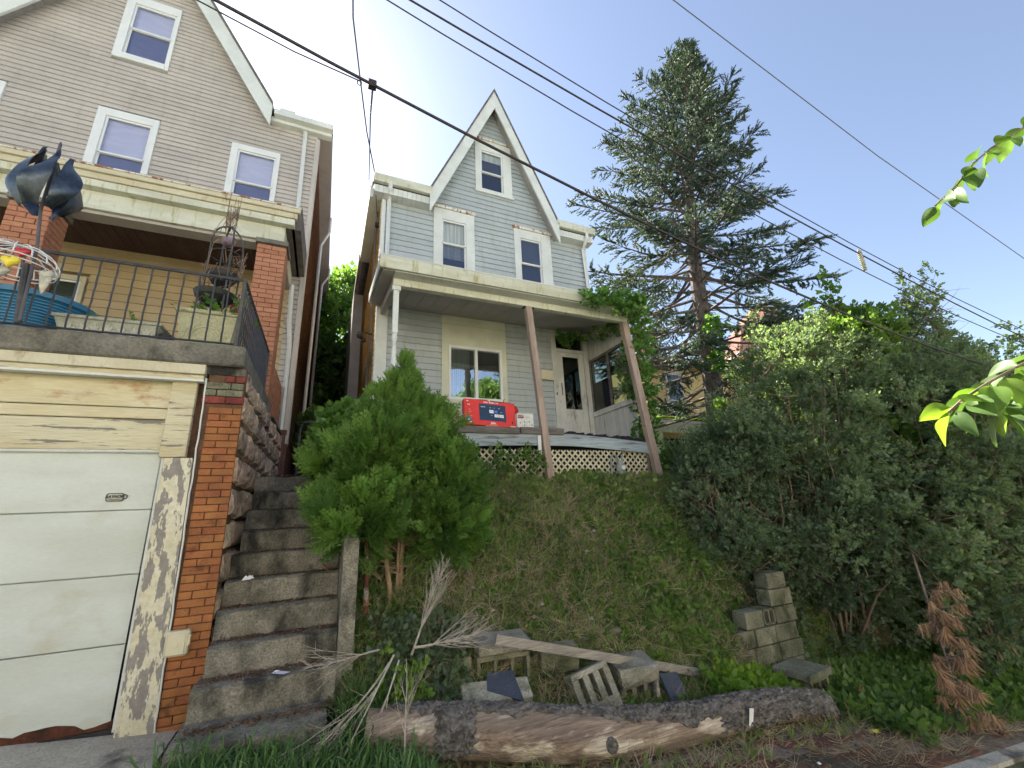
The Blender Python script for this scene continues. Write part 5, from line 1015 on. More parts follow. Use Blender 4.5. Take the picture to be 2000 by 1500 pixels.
# ================================================================== TREES
def limb_path(p, d, L, up=.1, n=6, wob=.06, rr=random):
    pts = [Vector(p)]; d = Vector(d).normalized()
    for i in range(n):
        d = (d + Vector((rr.uniform(-wob, wob), rr.uniform(-wob, wob), up / n + rr.uniform(-wob, wob)))).normalized(); pts.append(pts[-1] + d * L / n)
    return pts
def broad_tree(name, label, cat, base, h, crown, cm, leafm, nleaf, ls, tmpl=CLUS, group=None, tr=.2, blobs=None, nst=7):
    t = thing(name, label, cat, group); b = MB(); rr = random.Random(int(base[0] * 10))
    c = Vector(crown[0]); b.tube([base, (base[0] + .1, base[1], base[2] + h * .4), (c.x, c.y, c.z)], [tr, tr * .75, tr * .3], 8)
    for i in range(nst):
        s_ = Vector(base) + (c - Vector(base)) * rr.uniform(.3, .9); bl = blobs[rr.randrange(len(blobs))]; e = Vector(bl[0]) + Vector([rr.uniform(-.5, .5) * q for q in bl[1]]); b.tube([s_, (s_ + e) / 2 + Vector((0, 0, rr.uniform(-.3, .3))), e], [tr * .35, tr * .2, tr * .08], 6)
    b.obj('trunk', M[cm], t); PP = []; DD = []; vol = np.array([bl[1][0] * bl[1][1] * bl[1][2] for bl in blobs]) ** .67; vol /= vol.sum()
    for bl, v in zip(blobs, vol):
        P, d = in_blob(int(nleaf * v), bl[0], bl[1], .35); PP.append(lump(P, 2.2, .16)); DD.append(d)
    P = np.concatenate(PP); D = np.concatenate(DD) + rdir(len(P)) * .7 + np.array([0, 0, .2])
    keep = np.sin(P[:, 0] * 3.1 + P[:, 2] * 2) * np.sin(P[:, 1] * 2.7 + 1) * np.sin(P[:, 2] * 3.3 + P[:, 0]) > -.22; P, D = P[keep], D[keep]
    scatter('crown', tmpl, P, frames(D, RNG.uniform(0, 6, len(P))), RNG.uniform(.7, 1.3, len(P)) * ls, M[leafm], t); return t
broad_tree('tree', 'leafy green tree rising in the gap behind the two houses', 'tree', (.3, 20, 2.4), 9, ((.3, 20, 8),), 'trunk', 'leaf', 9000, .55, blobs=[((.4, 20, 9.5), (3, 3, 3.2)), ((-1.5, 20, 7), (2, 2.5, 3)), ((1.5, 19, 6), (2.2, 2.4, 3)), ((.2, 18.5, 4.2), (2.6, 1.6, 1.8))])
broad_tree('shrub', 'small bush at the foot of the passage between the houses', 'shrub', (.1, 9.6, 2.2), .8, ((.1, 9.6, 3.0),), 'trunk', 'leaf', 2200, .22, blobs=[((.15, 9.7, 2.9), (.5, .6, .75)), ((.0, 11, 3.2), (.6, .9, 1.0))], tr=.03)
# the big spruce
SP = thing('spruce_tree', 'tall dark blue-green spruce with bare lower boughs right of the gray house', 'tree')
rr = random.Random(11); base = Vector((10.15, 8.8, .7)); topp = Vector((12.7, 8.8, 20.2))
def trunkpt(t): p = base.lerp(topp, t); p.x += .35 * math.sin(t * 3.14) * -1 + .12 * math.sin(t * 9); return p
MB().tube([trunkpt(i / 30) for i in range(31)], [.30 * (1 - i / 30) ** .8 + .02 for i in range(31)], 12).obj('trunk', M['sprucebark'], SP)
prof = [(.0, .3), (.06, 1.2), (.13, 2.6), (.2, 4.0), (.28, 4.7), (.36, 5.0), (.44, 4.6), (.52, 4.2), (.60, 3.6), (.68, 3.2), (.76, 2.7), (.84, 1.9), (.9, 1.25), (.95, .7), (1.0, .15)]
profH = [p[0] for p in prof]; profL = [p[1] * .92 for p in prof]
bb_ = MB(); NP, ND, NS = [], [], []; nl = 200
for i in range(nl):
    t = .17 + .82 * (i / nl) ** .92; az = i * 2.39996 + rr.uniform(-.3, .3); o = trunkpt(t); L = float(np.interp(t, profH, profL)) * rr.uniform(.62, 1.1) * (1 + .22 * min(0, math.sin(az)))
    if math.cos(az) > .3 and t < .45: L *= 1.02
    if math.cos(az) > .3 and t > .5: L *= .94
    if math.cos(az) < -.3: L *= 1.05
    drop = -.30 if t < .5 else (.05 if t < .8 else .5); d = Vector((math.cos(az), math.sin(az), drop + rr.uniform(-.12, .12)))
    path = limb_path(o, d, L, up=.28 if t < .7 else .8, n=9, wob=.07, rr=rr); r0 = .012 + .013 * L
    bb_.tube(path, [r0 * (1 - k / 10.5) for k in range(10)], 4)
    bare = (.62 if t < .36 else .5 if t < .5 else .34 if t < .7 else .15); ns = int(L * 8) + 6
    for s_ in range(ns):
        u = bare * .6 + (1 - bare * .6) * (s_ + rr.random()) / ns; k = min(int(u * 9), 8); f = u * 9 - k; p = path[k].lerp(path[k + 1], f); dd = (path[k + 1] - path[k]).normalized()
        side = dd.cross(Vector((0, 0, 1))).normalized() * (1 if s_ % 2 else -1); sl_ = (.22 + .62 * (1 - u) * min(1, L / 3)) * rr.uniform(.6, 1.25); sd2 = (dd * .75 + side * rr.uniform(.5, .95) + Vector((0, 0, rr.uniform(-.45, .15)))).normalized()
        e = p + sd2 * sl_ + Vector((0, 0, -.04)); dead = u < bare
        if t < .6 or u > .4: bb_.tube([p, e], [.006, .0025], 3, cap=False)
        if (dead and rr.random() < .68) or rr.random() < .08: continue
        m_ = max(2, int(sl_ / .075))
        for q in range(m_):
            w = (q + .6) / m_; pp = p.lerp(e, w); dn = (sd2 + Vector((rr.uniform(-.5, .5), rr.uniform(-.5, .5), rr.uniform(-.35, .45)))).normalized(); NP.append(tuple(pp)); ND.append(tuple(dn)); NS.append(rr.uniform(.2, .33))
    for q in range(6): NP.append(tuple(path[-1] - (path[-1] - path[-2]) * q * .15)); ND.append(tuple((path[-1] - path[-2]).normalized() + Vector((rr.uniform(-.5, .5), rr.uniform(-.5, .5), rr.uniform(-.1, .5))))); NS.append(.3)
for i in range(30): t = rr.uniform(.94, 1.0); NP.append(tuple(trunkpt(t))); ND.append((rr.uniform(-1, 1), rr.uniform(-1, 1), rr.uniform(.3, 1.2))); NS.append(.24)
for i in range(90):   # dead bare twigs on the lower trunk
    t = rr.uniform(.12, .5); o = trunkpt(t); az = rr.uniform(0, 6.28); path = limb_path(o, (math.cos(az), math.sin(az), rr.uniform(-.5, .1)), rr.uniform(.6, 2.6), up=-.2, n=5, wob=.16, rr=rr); bb_.tube(path, [.012 * (1 - k / 6.5) for k in range(6)], 3, cap=False)
bb_.obj('bough', M['sprucebark'], SP, kind='stuff')
NP, ND, NS = np.array(NP), np.array(ND), np.array(NS)
scatter('needles', NEEDLE, NP, frames(ND), NS, M['spruce'], SP)
P = np.array([tuple(trunkpt(t) + Vector((-.2, -.38, 0))) for t in np.linspace(.04, .36, 420)]) + RNG.normal(size=(420, 3)) * np.array([.12, .08, .08]); keep = np.sin(P[:, 2] * 2.3) > -.3; P = P[keep]
scatter('climbing_ivy', CLUSF, P, frames(rdir(len(P)) + np.array([0, -.8, 0])), RNG.uniform(.15, .3, len(P)), M['creeper'], SP)
# ================================================================== THE BUSHY EVERGREEN IN FRONT
TH = thing('arborvitae_bush', 'bushy bright green evergreen with a pointed spire growing beside the steps', 'shrub')
b = MB(); rr = random.Random(3)
for pth, r in (([(.70, 4.80, .38), (.68, 4.83, .9), (.62, 4.86, 1.3), (.60, 4.9, 1.9)], .032), ([(.80, 4.85, .42), (.80, 4.9, .9), (.82, 4.93, 1.4), (.84, 5.0, 2.3), (.82, 5.1, 3.1)], .034), ([(.76, 4.84, .40), (.765, 4.87, 1.0), (.78, 4.95, 1.6)], .018)): b.tube(pth, [r * (1 - .14 * i) for i in range(len(pth))], 8)
for i in range(60):
    o = Vector((rr.uniform(.55, .9), rr.uniform(4.78, 4.95), rr.uniform(.9, 1.8))); pth = limb_path(o, (rr.uniform(-1, 1), rr.uniform(-.7, .3), rr.uniform(-.1, .9)), rr.uniform(.2, .6), n=4, wob=.25, rr=rr); b.tube(pth, [.006, .005, .004, .003, .002], 3, cap=False)
b.obj('trunk', M['trunk'], TH)
blobs = [((.46, 4.86, 2.0), (.30, .34, .40), 1.), ((.32, 4.82, 1.58), (.30, .32, .30), 1.), ((.64, 4.98, 2.32), (.26, .32, .34), .7), ((1.24, 4.92, 1.58), (.34, .34, .40), 1.1), ((1.32, 5.0, 2.0), (.32, .34, .30), .8), ((1.08, 5.05, 2.3), (.26, .3, .28), .6), ((1.12, 5.25, 2.62), (.28, .28, .32), .5), ((.80, 5.12, 2.75), (.21, .21, .38), .4), ((.81, 5.15, 3.06), (.15, .15, .30), .3), ((.82, 5.15, 3.32), (.08, .08, .22), .14), ((.80, 5.0, 2.25), (.26, .24, .3), .5), ((.16, 5.2, 2.2), (.2, .25, .22), .2)]
P, D, V1 = clumped(11500, 38, [(c, r, w ** .5) for c, r, w in blobs if r[0] > .16], .10, shell=.7, up=.7, wl=.04); S = RNG.uniform(.13, .23, len(P))
P2, D2, V2 = clumped(2600, 16, [(c, r, 1) for c, r, w in blobs if r[0] <= .16] + [((.80, 5.12, 2.85), (.17, .17, .32), 1)], .05, shell=.5, up=1.4, wl=.0); P, D, S = np.concatenate([P, P2]), np.concatenate([D, D2]), np.concatenate([S, RNG.uniform(.07, .12, len(P2))])
scatter('foliage', FROND, P, frames(D, RNG.uniform(0, 6.28, len(P))), S, M['thuja'], TH, var=np.concatenate([V1, V2]))
CR = broad_tree('creeper_bush', 'shiny five-leaved creeper heaped behind the left side of the evergreen', 'shrub', (.05, 5.7, 1.6), 1, ((.08, 5.65, 2.5),), 'browntwig', 'creeper', 1500, .16, tmpl=CLUSF, blobs=[((.20, 5.6, 2.55), (.36, .35, .36)), ((.10, 5.5, 2.2), (.26, .3, .35)), ((.42, 5.5, 2.72), (.25, .25, .22))], tr=.02)
# ================================================================== SHRUBS ON THE RIGHT
shr = [
 ('dense dark shrub nearest the block wall', (5.9, 4.9, -.3), [((5.8, 5.2, 1.3), (.7, .8, .8)), ((6.2, 4.9, .5), (.7, .6, .8)), ((6.6, 5.2, 2.2), (.8, .8, .9))], 'hedge', 9000, .13),
 ('low airy shrub with one taller clump, behind the right end of the porch', (7.2, 6.6, .9), [((7.1, 6.6, 1.9), (.8, .8, .7)), ((9.2, 6.2, 3.6), (.6, .7, .9)), ((9.6, 6.2, 4.8), (.5, .6, .6)), ((6.6, 6.2, 1.6), (.6, .6, .5))], 'hedge', 6500, .14),
 ('broad shrub with bare twigs in the middle of the hedge', (7.4, 4.6, -.4), [((7.2, 4.5, .8), (1.0, .9, 1.1)), ((7.6, 4.6, 2.4), (1.1, .9, 1.2)), ((8.4, 4.7, 3.9), (1.1, .8, .8))], 'hedge', 13000, .13),
 ('light green shrub whose tip stands above the hedge left of centre', (9.3, 4.7, -.5), [((9.3, 4.7, 2.2), (1.1, 1, 1.6)), ((9.6, 4.7, 4.2), (.9, .8, .7)), ((9.3, 4.4, .8), (1.2, .9, 1.1)), ((9.3, 4.6, 4.75), (.3, .3, .35))], 'leaf', 12000, .15),
 ('shrub with one tall leafy shoot sticking up into the sky', (11.3, 4.3, -.8), [((11.2, 4.2, 2.0), (1.3, 1, 1.7)), ((11.6, 4.2, 3.9), (1.0, .8, .7)), ((11.7, 4.1, 5.1), (.35, .35, .75)), ((11.0, 3.8, .4), (1.4, .8, 1.2))], 'hedge', 14000, .15),
 ('dark shrub overhanging the kerb at the right edge', (9.0, 3.7, -.7), [((8.3, 3.5, .8), (1.2, .7, 1.2)), ((9.4, 3.5, 2.0), (1.3, .8, 1.5)), ((10.4, 3.3, 1.0), (1.3, .8, 1.5)), ((10.6, 3.4, 2.9), (1.2, .7, .8))], 'hedge', 16000, .13),
 ('farthest shrub of the hedge behind the hanging branch', (13.5, 3.8, -1.2), [((13.3, 3.8, 1.6), (1.6, 1, 2.0)), ((14.6, 3.8, 3.4), (1.5, .9, 1.2)), ((15.8, 3.6, 2), (1.6, 1, 2.4)), ((12.6, 3.3, .3), (1.3, .8, 1.3))], 'hedge', 12000, .18),
 ('low leafy thicket between the block wall and the spruce', (6.4, 6.9, 1.6), [((6.7, 7.2, 1.6), (.8, .7, .6)), ((7.8, 7.6, 1.6), (1.1, .7, .7)), ((9.6, 7.4, 2.3), (.8, .8, 1.2))], 'leaf', 8000, .16)]
for i, (lab, base_, blobs, lm, n, ls) in enumerate(shr):
    t = thing('shrub', lab, 'shrub', 'shrubs of the overgrown hedge'); b = MB(); rr = random.Random(40 + i); PP, DD = [], []
    vol = np.array([(r[0] * r[1] * r[2]) ** .67 for c, r in blobs]); vol /= vol.sum()
    for (c, r), v in zip(blobs, vol):
        for q in range(9):
            d0 = Vector((rr.uniform(-1, 1), rr.uniform(-1, 1), rr.uniform(.0, 1))).normalized(); e = Vector(c) + Vector((d0.x * r[0], d0.y * r[1], d0.z * r[2])) * 1.05; s0 = Vector(base_) + Vector((rr.uniform(-.3, .3), rr.uniform(-.3, .3), 0)); mid = (s0 + e) / 2 + Vector((rr.uniform(-.3, .3), rr.uniform(-.3, .3), rr.uniform(0, .4)))
            b.tube([s0, s0.lerp(mid, .6) + Vector((0, 0, .1)), mid, mid.lerp(e, .6) + Vector((0, 0, .06)), e], [.02, .015, .01, .006, .003], 4, cap=False)
        for q in range(120):
            o, _ = in_blob(1, c, r, .3); pth = limb_path(o[0], rdir(1)[0] + np.array([0, 0, .1]), rr.uniform(.25, .7), n=4, wob=.25, rr=rr); b.tube(pth, [.007, .006, .004, .003, .002], 3, cap=False)
    sh = []
    for q in range(9 if i != 0 else 3):      # loose shoots standing out of the top
        c, r = blobs[rr.randrange(len(blobs))]; a = rr.uniform(0, 6.28); o = Vector(c) + Vector((math.cos(a) * r[0] * .5, math.sin(a) * r[1] * .5, r[2] * .75)); pth = limb_path(o, (rr.uniform(-.4, .4), rr.uniform(-.3, .3), 1), rr.uniform(.4, .95), n=6, wob=.12, rr=rr); b.tube(pth, [.007, .006, .005, .004, .003, .002, .001], 4, cap=False)
        for k_ in range(1, 7):
            for _ in range(4): sh.append(tuple(pth[k_] + Vector((rr.gauss(0, .05), rr.gauss(0, .05), rr.gauss(0, .04)))))
    b.obj('branches', M['browntwig'], t, kind='stuff'); P, D, V1 = clumped(int(n * .8), 24, blobs, .18, shell=.3, up=.3); sh = np.array(sh); P = np.concatenate([P, sh]); D = np.concatenate([D, rdir(len(sh)) + np.array([0, 0, .5])]); V1 = np.concatenate([V1, RNG.random(len(sh))])
    scatter('foliage', CLUSF if i in (3, 7) else CLUS, P, frames(D, RNG.uniform(0, 6.28, len(P))), RNG.uniform(.6, 1.35, len(P)) * ls, M[lm], t, var=V1)
BT = thing('dead_bough', 'rust-brown dead conifer bough lying at the kerb on the right', 'bough'); b = MB(); PP, DD = [], []; rr = random.Random(8)
stm = [Vector((7.4, 3.5, .75)), Vector((6.7, 3.15, .25)), Vector((6.2, 2.9, -.2)), Vector((5.75, 2.74, -.55))]; b.tube(stm, [.018, .014, .01, .006], 5)
for q in range(46):
    u = rr.random() ** .7 * 2.99; k = int(u); p = stm[k].lerp(stm[k + 1], u - k); e = p + Vector((rr.uniform(-.32, .25), rr.uniform(-.32, .15), rr.uniform(-.12, .2))); b.tube([p, e], [.006, .003], 3, cap=False)
    for s_ in range(9): PP.append(tuple(p.lerp(e, .55 + .45 * s_ / 9))); DD.append((rr.uniform(-.5, .5), rr.uniform(-.5, .3), rr.uniform(-1.4, -.2)))
b.obj('stem', M['browntwig'], BT); P = np.array(PP); scatter('dead_needles', TUFT, P, frames(np.array(DD)), RNG.uniform(.09, .17, len(P)), M['rustneedle'], BT)
# vine over the right end of the porch
VN = thing('vine', 'green creeper climbing over the right corner of the porch roof and post', 'vine'); b = MB(); PP, DD = [], []; rr = random.Random(5)
runs = [([(5.95, 6.6, 2.1), (5.95, 6.6, 3.6), (5.85, 6.5, 4.9), (5.75, 6.3, 5.5)], 150, .12), ([(5.95, 6.9, 2.6), (6.15, 6.9, 3.8), (6.05, 6.8, 5.2)], 200, .13), ([(5.75, 6.15, 5.4), (5.2, 6.12, 5.42), (4.7, 6.1, 5.5), (4.3, 6.1, 5.45)], 130, .07), ([(5.8, 6.1, 5.6), (5.4, 6.1, 5.62), (4.9, 6.1, 5.62)], 60, .05), ([(5.75, 6.6, 5.2), (5.6, 7.3, 5.35), (5.3, 8.1, 5.5), (4.9, 8.3, 5.6)], 75, .08), ([(5.86, 6.9, 3.7), (5.84, 7.0, 4.2), (5.85, 7.0, 4.6)], 50, .1)]
for pts, n, sp_ in runs:
    V_ = [Vector(p) for p in pts]; b.tube(V_, .006, 4)
    for q in range(n):
        u = rr.random() * (len(V_) - 1.001); k = int(u); p = V_[k].lerp(V_[k + 1], u - k) + Vector((rr.gauss(0, sp_), rr.gauss(0, sp_) * .8, rr.gauss(0, sp_))); PP.append(tuple(p)); DD.append((rr.uniform(-1, 1), rr.uniform(-1.2, .3), rr.uniform(-.8, .6)))
b.obj('stem', M['browntwig'], VN); P = np.array(PP); scatter('leaves', CLUSF, P, frames(np.array(DD), RNG.uniform(0, 6, len(P))), RNG.uniform(.11, .2, len(P)), M['creeper'], VN)
# ================================================================== GROUND COVER
def onground(n, X0, X1, Y0, Y1, dens=None):
    x = RNG.uniform(X0, X1, n); y = RNG.uniform(Y0, Y1, n)
    if dens is not None: k = RNG.random(n) < dens(x, y); x, y = x[k], y[k]
    return np.stack([x, y, hz(x, y)], 1)
def nz(x, y, s, o=0): return .5 + .25 * (np.sin(x * s + o) * np.cos(y * s * 1.3 + o * 2) + np.sin(x * s * 2.3 + y * s * 1.7 + o) + .0) + .0
def upright(n, lean=.35, d=(0, -.35, 1)): return np.tile(np.array(d, float), (n, 1)) + rdir(n) * lean
P = onground(21000, .25, 7.0, 3.9, 7.0, lambda x, y: np.clip(.25 + .9 * nz(x, y, 1.9, 1), 0, 1)); n = len(P)
scatter('hill_grass', TUFT, P, frames(upright(n, .5), RNG.uniform(0, 6, n)), RNG.uniform(.045, .125, n) * (1 + .4 * (P[:, 1] > 5.9)), M['grass'], kind='stuff')
P = onground(5200, .3, 6.2, 3.9, 6.5, lambda x, y: np.clip(1.15 - 1.0 * nz(x, y, 1.9, 1), 0, 1)); n = len(P); P[:, 2] += .02
scatter('dry_grass', MESSY, P, frames(upright(n, 1.0, (.1, -.8, .25)), RNG.uniform(0, 6, n)), RNG.uniform(.08, .2, n), M['straw'], kind='stuff')
P = onground(19000, .3, 8.0, 3.7, 7.0, lambda x, y: np.clip(1.3 * nz(x, y, 2.3, 4) - .1 + .5 * (x > 3.9), 0, 1)); n = len(P)
scatter('weeds', WEED + CLUSF, P, frames(upright(n, .8), RNG.uniform(0, 6, n)), RNG.uniform(.035, .10, n), M['leaf'], kind='stuff')
P = onground(3000, 3.6, 6.4, 4.3, 6.6, lambda x, y: nz(x, y, 2.6, 7)); n = len(P); scatter('leafy_ground_cover', WEED, P, frames(upright(n, .7), RNG.uniform(0, 6, n)), RNG.uniform(.07, .16, n), M['leaf'], kind='stuff')
P = onground(1900, -.85, .75, 3.0, 4.25, lambda x, y: np.clip((y - 2.95) * 1.5 + .3, 0, 1) * ((y < 3.98) | (x > .2))); n = len(P); P[:, 2] += .01
scatter('lush_grass', TUFT, P, frames(upright(n, .55, (0, -.2, 1)), RNG.uniform(0, 6, n)), RNG.uniform(.10, .30, n), M['lush'], kind='stuff')
P = onground(2200, .2, 5.4, 2.9, 4.1, lambda x, y: np.clip(.5 * nz(x, y, 4, 2), 0, 1)); n = len(P)
scatter('log_side_grass', TUFT, P, frames(upright(n, .7, (0, 0, 1)), RNG.uniform(0, 6, n)), RNG.uniform(.05, .16, n), M['grass'], kind='stuff')
P = onground(4200, .6, 6.5, 2.45, 4.3, lambda x, y: np.clip(nz(x, y, 3, 9), 0, 1)); n = len(P); P[:, 2] += .015
scatter('straw_litter', MESSY, P, frames(rdir(n) * np.array([1, 1, .12]), RNG.uniform(-.3, .3, n)), RNG.uniform(.05, .18, n), M['straw'], kind='stuff')
P = onground(3000, -.8, 7.0, 2.5, 4.5, None); n = len(P); P[:, 2] += .012
scatter('fallen_leaves', lf, P, frames(rdir(n) * np.array([1, 1, .2]), RNG.uniform(-.4, .4, n)), RNG.uniform(.015, .05, n), M['deadleaf'], kind='stuff')
P = onground(5200, 4.9, 9.5, 2.6, 4.4, lambda x, y: np.clip((y - 2.5) * .9, 0, 1) * np.clip(nz(x, y, 2.2, 3) + .3, 0, 1)); n = len(P)
scatter('kerbside_weeds', WEED, P, frames(upright(n, .6, (0, -.1, 1)), RNG.uniform(0, 6, n)), RNG.uniform(.06, .18, n), M['leaf'], kind='stuff')
P = onground(420, 3.85, 4.75, 3.5, 4.0, None); n = len(P); P[:, 2] += RNG.uniform(0, .12, n)
scatter('lime_creeper', CLUSF, P, frames(upright(n, .8), RNG.uniform(0, 6, n)), RNG.uniform(.09, .17, n), M['lime'], kind='stuff')
P = onground(420, .5, 1.3, 4.0, 4.6, None); n = len(P); P[:, 2] += RNG.uniform(0, .1, n)
scatter('bank_foot_weeds', WEED + CLUSF, P, frames(upright(n, .8), RNG.uniform(0, 6, n)), RNG.uniform(.07, .15, n), M['hedge'], kind='stuff')
P = onground(90, .5, 5.5, 4.2, 6.3, None); n = len(P); P[:, 2] += .1
scatter('yellow_wildflowers', [([(0, .6, 0), (.6, 0, 0), (0, -.6, 0), (-.6, 0, 0)], [(0, 1, 2), (0, 2, 3)])], P, frames(rdir(n)), RNG.uniform(.012, .02, n), M['flower'], kind='stuff')
P = onground(260, 2.2, 5.6, 5.9, 6.4, None); n = len(P)
scatter('porch_edge_weeds', CLUSF + TUFT, P, frames(upright(n, .5, (0, -.2, 1)), RNG.uniform(0, 6, n)), RNG.uniform(.08, .18, n), M['grass'], kind='stuff')
HB = broad_tree('honeysuckle', 'straggly flowering weeds climbing the left part of the lattice', 'shrub', (2.5, 6.2, 2.0), .5, ((2.6, 6.25, 2.3),), 'browntwig', 'leaf', 420, .11, tmpl=CLUS, blobs=[((2.2, 6.25, 2.2), (.35, .15, .4)), ((2.9, 6.3, 2.15), (.35, .1, .25)), ((4.0, 6.35, 2.05), (.3, .1, .15))], tr=.01)
# ================================================================== DEAD BRANCHES
def brush(name, label, roots, n, L, seed, r0=.012, fan=.35, up=.0):
    t = thing(name, label, 'branch'); rr = random.Random(seed); b = MB()
    for o, d in roots:
        main = limb_path(o, d, L, up=up, n=8, wob=.08, rr=rr); b.tube(main, [r0 * (1 - i / 10) for i in range(9)], 5)
        for q in range(n):
            u = rr.uniform(.25, 1); k = min(int(u * 8), 7); p = main[k]; dd = (main[min(k + 1, 8)] - main[k]).normalized() + Vector((rr.uniform(-fan, fan), rr.uniform(-fan, fan), rr.uniform(-fan, fan))) * 1.3; l2 = L * (1.15 - u) * rr.uniform(.5, 1.0); pth = limb_path(p, dd, l2, n=5, wob=.12, rr=rr); b.tube(pth, [r0 * .4, r0 * .33, r0 * .27, r0 * .2, r0 * .14, r0 * .08], 4, cap=False)
            for _ in range(3): k2 = rr.randrange(1, 5); p2 = limb_path(pth[k2], (pth[k2 + 1] - pth[k2]).normalized() + Vector((rr.uniform(-.6, .6), rr.uniform(-.6, .6), rr.uniform(-.6, .6))), l2 * .4, n=3, wob=.15, rr=rr); b.tube(p2, [r0 * .17, r0 * .13, r0 * .1, r0 * .06], 3, cap=False)
    b.obj('twigs', M['twig'], t); return t
brush('dead_branch', 'silver dead branch standing upright right of the evergreen stems', [((.80, 4.2, .42), (.45, -.02, .86))], 34, .78, 1)
brush('dead_branch', 'pale dead branch fanning out to the right above the blocks', [((.80, 4.1, .50), (1, -.1, .03))], 34, .68, 2, up=.1)
brush('dead_branch', 'dead branch fanning left across the steps', [((.52, 4.12, .52), (-1, -.05, -.02))], 18, .58, 3, r0=.008)
brush('dead_branch', 'bundle of long bare canes leaning over the left end of the log', [((.62, 4.0, .50), (-.45, -.42, -.62)), ((.60, 4.0, .46), (-.58, -.4, -.55)), ((.66, 3.98, .46), (-.32, -.5, -.66))], 9, .92, 4, r0=.009, fan=.25)
brush('dead_branch', 'single upright dead sapling standing in front of the log end', [((.62, 3.45, -.12), (.0, .03, 1))], 9, .72, 5, r0=.008)
P = np.array([[.64, 4.0, .05]]) + RNG.normal(size=(160, 3)) * np.array([.12, .1, .14]); n = len(P); t = thing('sapling', 'young bright leafy sprout beside the dead canes at the log end', 'plant'); scatter('leaves', CLUSF, P, frames(rdir(n) + np.array([0, -.3, .4])), RNG.uniform(.05, .10, n), M['lime'], t)
MB().tube([(.62, 4.0, -.1), (.65, 4.0, .25)], .006, 4).obj('stem', M['trunk'], t)
# small litter
place('red_scrap', MB().prism([(0, 0), (.05, .01), (.06, .05), (.02, .06)], 'y', 0, .004), 'pinkred', 'small red plastic scrap in the weeds right of the pedestal', 'scrap', T4(5.35, 3.35, -.42, .3, .3))
place('yellow_wrapper', MB().prism([(0, 0), (.09, 0), (.09, .03), (0, .035)], 'y', 0, .003), 'yelh', 'yellow wrapper lying on the dirt near the kerb', 'wrapper', T4(4.75, 2.95, -.51, -.3, -1.1))
place('pebble', MB().lathe([(.004, 0), (.016, .01), (.004, .02)], (0, 0, 0), 8), 'white', 'small white pebble on the dirt in front of the log', 'pebble', T4(3.7, 2.75, -.42))
# ================================================================== HANGING BRANCHES CLOSE TO THE CAMERA
lv = [t_bigleaf(.33, .22, .10, .03, seed=1), t_bigleaf(.38, .12, .16, .04, seed=2), t_bigleaf(.29, .35, .06, .02, seed=3)]
def branch(name, label, stem, leaves, seed, m='leaf', m2='lime'):
    t = thing(name, label, 'branch'); rr = random.Random(seed); MB().tube(stem, [.0035] * len(stem), 6).obj('twig', M['browntwig'], t)
    for p, d, s_ in leaves:
        tv, tf = lv[rr.randrange(3)]; D_ = np.array([d]); R_ = frames(D_, np.array([rr.uniform(-.9, .9)])); o = scatter('leaf', [(tv, tf)], np.array([p]), R_, np.array([s_ * rr.uniform(.85, 1.15)]), M[m2 if rr.random() < .22 else m], t, var=np.array([rr.random()]))
        MB().tube([p, tuple(np.array(p) - np.array(d) / np.linalg.norm(d) * .012)], .0012, 4).obj('leaf_stalk', M['browntwig'], o)
def along(stem, n, s_, seed, spread=.9):
    rr = random.Random(seed); V_ = [Vector(p) for p in stem]; out = []
    for i in range(n):
        u = (i + .5) / n * (len(V_) - 1); k = min(int(u), len(V_) - 2); p = V_[k].lerp(V_[k + 1], u - k); d = (V_[k + 1] - V_[k]).normalized(); sd_ = d.cross(Vector((0, 0, 1))).normalized() * (1 if i % 2 else -1)
        q = d * .4 + sd_ * spread * rr.uniform(.7, 1.3) + Vector((rr.uniform(-.3, .3), rr.uniform(-.2, .2), rr.uniform(-1.3, .2))); out.append((tuple(p + Vector(q).normalized() * .015), tuple(q), s_))
    return out
st1 = [(2.75, .22, 3.10), (2.594, .316, 3.046), (2.467, .396, 2.973), (2.368, .461, 2.909), (2.307, .507, 2.852), (2.256, .554, 2.776), (2.187, .616, 2.70)]
st1x = [(6.5, -2.2, 4.6), (5.0, -1.2, 4.1), (3.6, -.35, 3.5)] + st1
branch('hanging_branch', 'leafy branch tip hanging into the sky from the upper right edge', st1x, along(st1, 26, .085, 3) + along(st1x[:4], 40, .085, 9), 3, m='nearleaf', m2='darkleaf')
st2 = [(2.0, .25, 2.03), (1.852, .364, 1.985), (1.729, .441, 1.918), (1.643, .493, 1.872), (1.582, .532, 1.832), (1.55, .556, 1.80)]
st3 = [(1.85, .37, 1.98), (1.76, .44, 1.90), (1.69, .48, 1.83), (1.65, .50, 1.78)]
st2x = [(6.5, -2.3, 3.9), (4.6, -1.2, 3.2), (2.9, -.3, 2.5)] + st2
branch('hanging_branch', 'lower branch of big round translucent leaves at the right edge', st2x, along(st2, 24, .085, 5) + along(st2x[:4], 40, .085, 8) + along(st3, 18, .08, 6), 5, m='nearleaf')

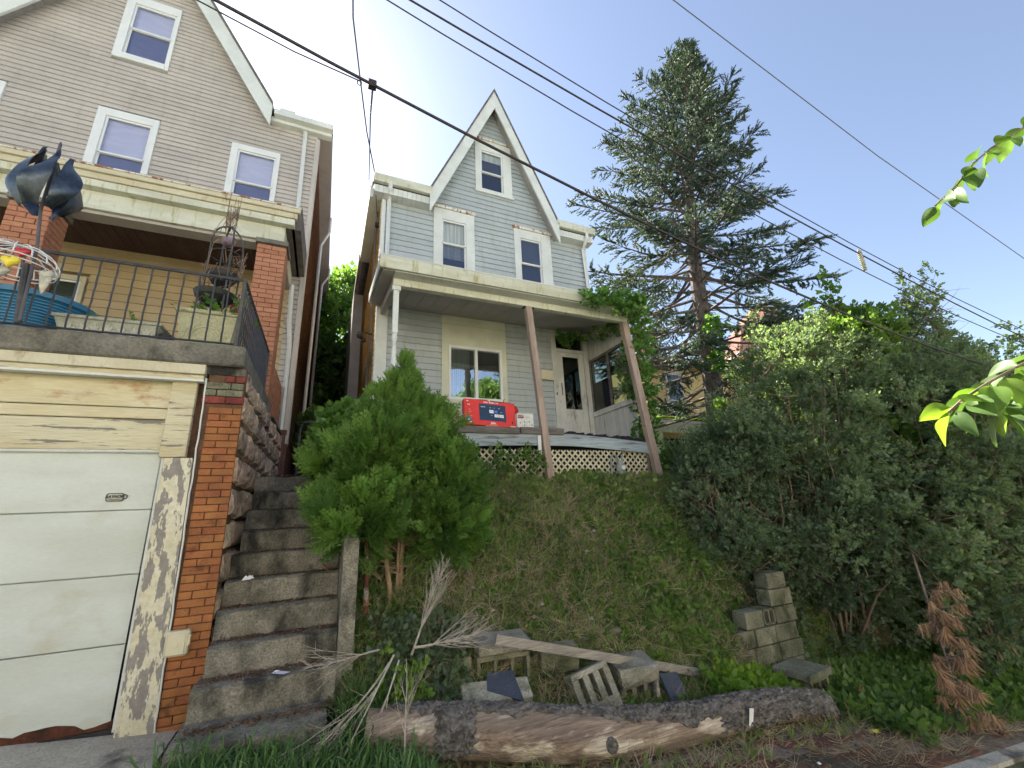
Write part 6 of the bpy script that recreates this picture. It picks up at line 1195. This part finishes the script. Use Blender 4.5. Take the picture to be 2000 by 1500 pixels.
# ================================================================== THE OTHER SIDE OF THE STREET (behind the camera: reflected in windows, returns sunlight)
M['farwall'] = mat('pale_painted_clapboard', (.74, .70, .62), (.68, .64, .56), s=1, rough=.7, bump=.05, fine=.05)
broad_tree('tree', 'street tree across the road, seen only as a reflection in the picture window', 'tree', (8.3, -8, -.8), 7, ((8.3, -8, 7),), 'trunk', 'leaf', 2600, .45, blobs=[((8.9, -8, 8.0), (1.3, 1.4, 1.5)), ((7.6, -8, 7.0), (1.1, 1.2, 1.1))])
for i, x in enumerate((-27, -18.5, -10, -1.5, 7, 15.5, 24)):
    h = thing('house', 'pale gabled house across the street, number %s from the left end of its row' % ('one two three four five six seven'.split()[i]), 'house', 'houses across the street'); zb = float(zs(x)) - .5
    b = MB().box(x, x + 7.6, -22, -12, zb, zb + 7.6); b.prism([(x, zb + 7.6), (x + 7.6, zb + 7.6), (x + 3.8, zb + 10.6)], 'y', -22, -12); b.obj('wall', M['farwall'], h)
    for sg in (-1, 1): MB().prism([(x + 3.8, zb + 10.85), (x + 3.8 + sg * 4.2, zb + 7.5), (x + 3.8 + sg * 4.2, zb + 7.35), (x + 3.8, zb + 10.7)][::sg], 'y', -22.3, -11.6).obj('roof', M['roof'], h)
    for wx in (1.2, 4.9):
        for wz in (1.6, 4.8): f = box('window', M['trim'], x + wx, x + wx + 1.3, -12.0, -11.94, zb + wz, zb + wz + 1.8, h); box('pane', M['dark'], x + wx + .12, x + wx + 1.18, -11.94, -11.93, zb + wz + .12, zb + wz + 1.68, f)
    box('porch_roof', M['trim'], x + .4, x + 7.2, -11.9, -9.8, zb + 3.6, zb + 3.75, h)

rk = [([(-.5, -.4, 0), (.5, -.35, 0), (.4, .45, 0), (-.45, .4, 0), (-.2, -.15, .45), (.25, -.1, .5), (.1, .2, .4)], [(0, 1, 5), (0, 5, 4), (1, 2, 5), (2, 6, 5), (2, 3, 6), (3, 4, 6), (3, 0, 4), (4, 5, 6)])]
for nm, n0, X0, X1, Y0, Y1, s0, s1 in (('bank_stones', 260, .4, 5.5, 3.9, 6.3, .02, .07), ('foreground_stones', 700, -.8, 6.5, 2.45, 4.2, .008, .03)):
    P = onground(n0, X0, X1, Y0, Y1, None); n = len(P); a = RNG.uniform(0, 6.28, n); Rm = frames(np.stack([np.cos(a), np.sin(a), RNG.uniform(-.2, .2, n)], 1))
    scatter(nm, rk, P, Rm, RNG.uniform(s0, s1, n), M['cmu'], kind='stuff')
P = onground(900, 1.0, 4.4, 3.72, 4.3, None); n = len(P)
scatter('weeds_between_blocks', WEED + TUFT + MESSY, P, frames(upright(n, .6), RNG.uniform(0, 6, n)), RNG.uniform(.05, .14, n), M['leaf'], kind='stuff')
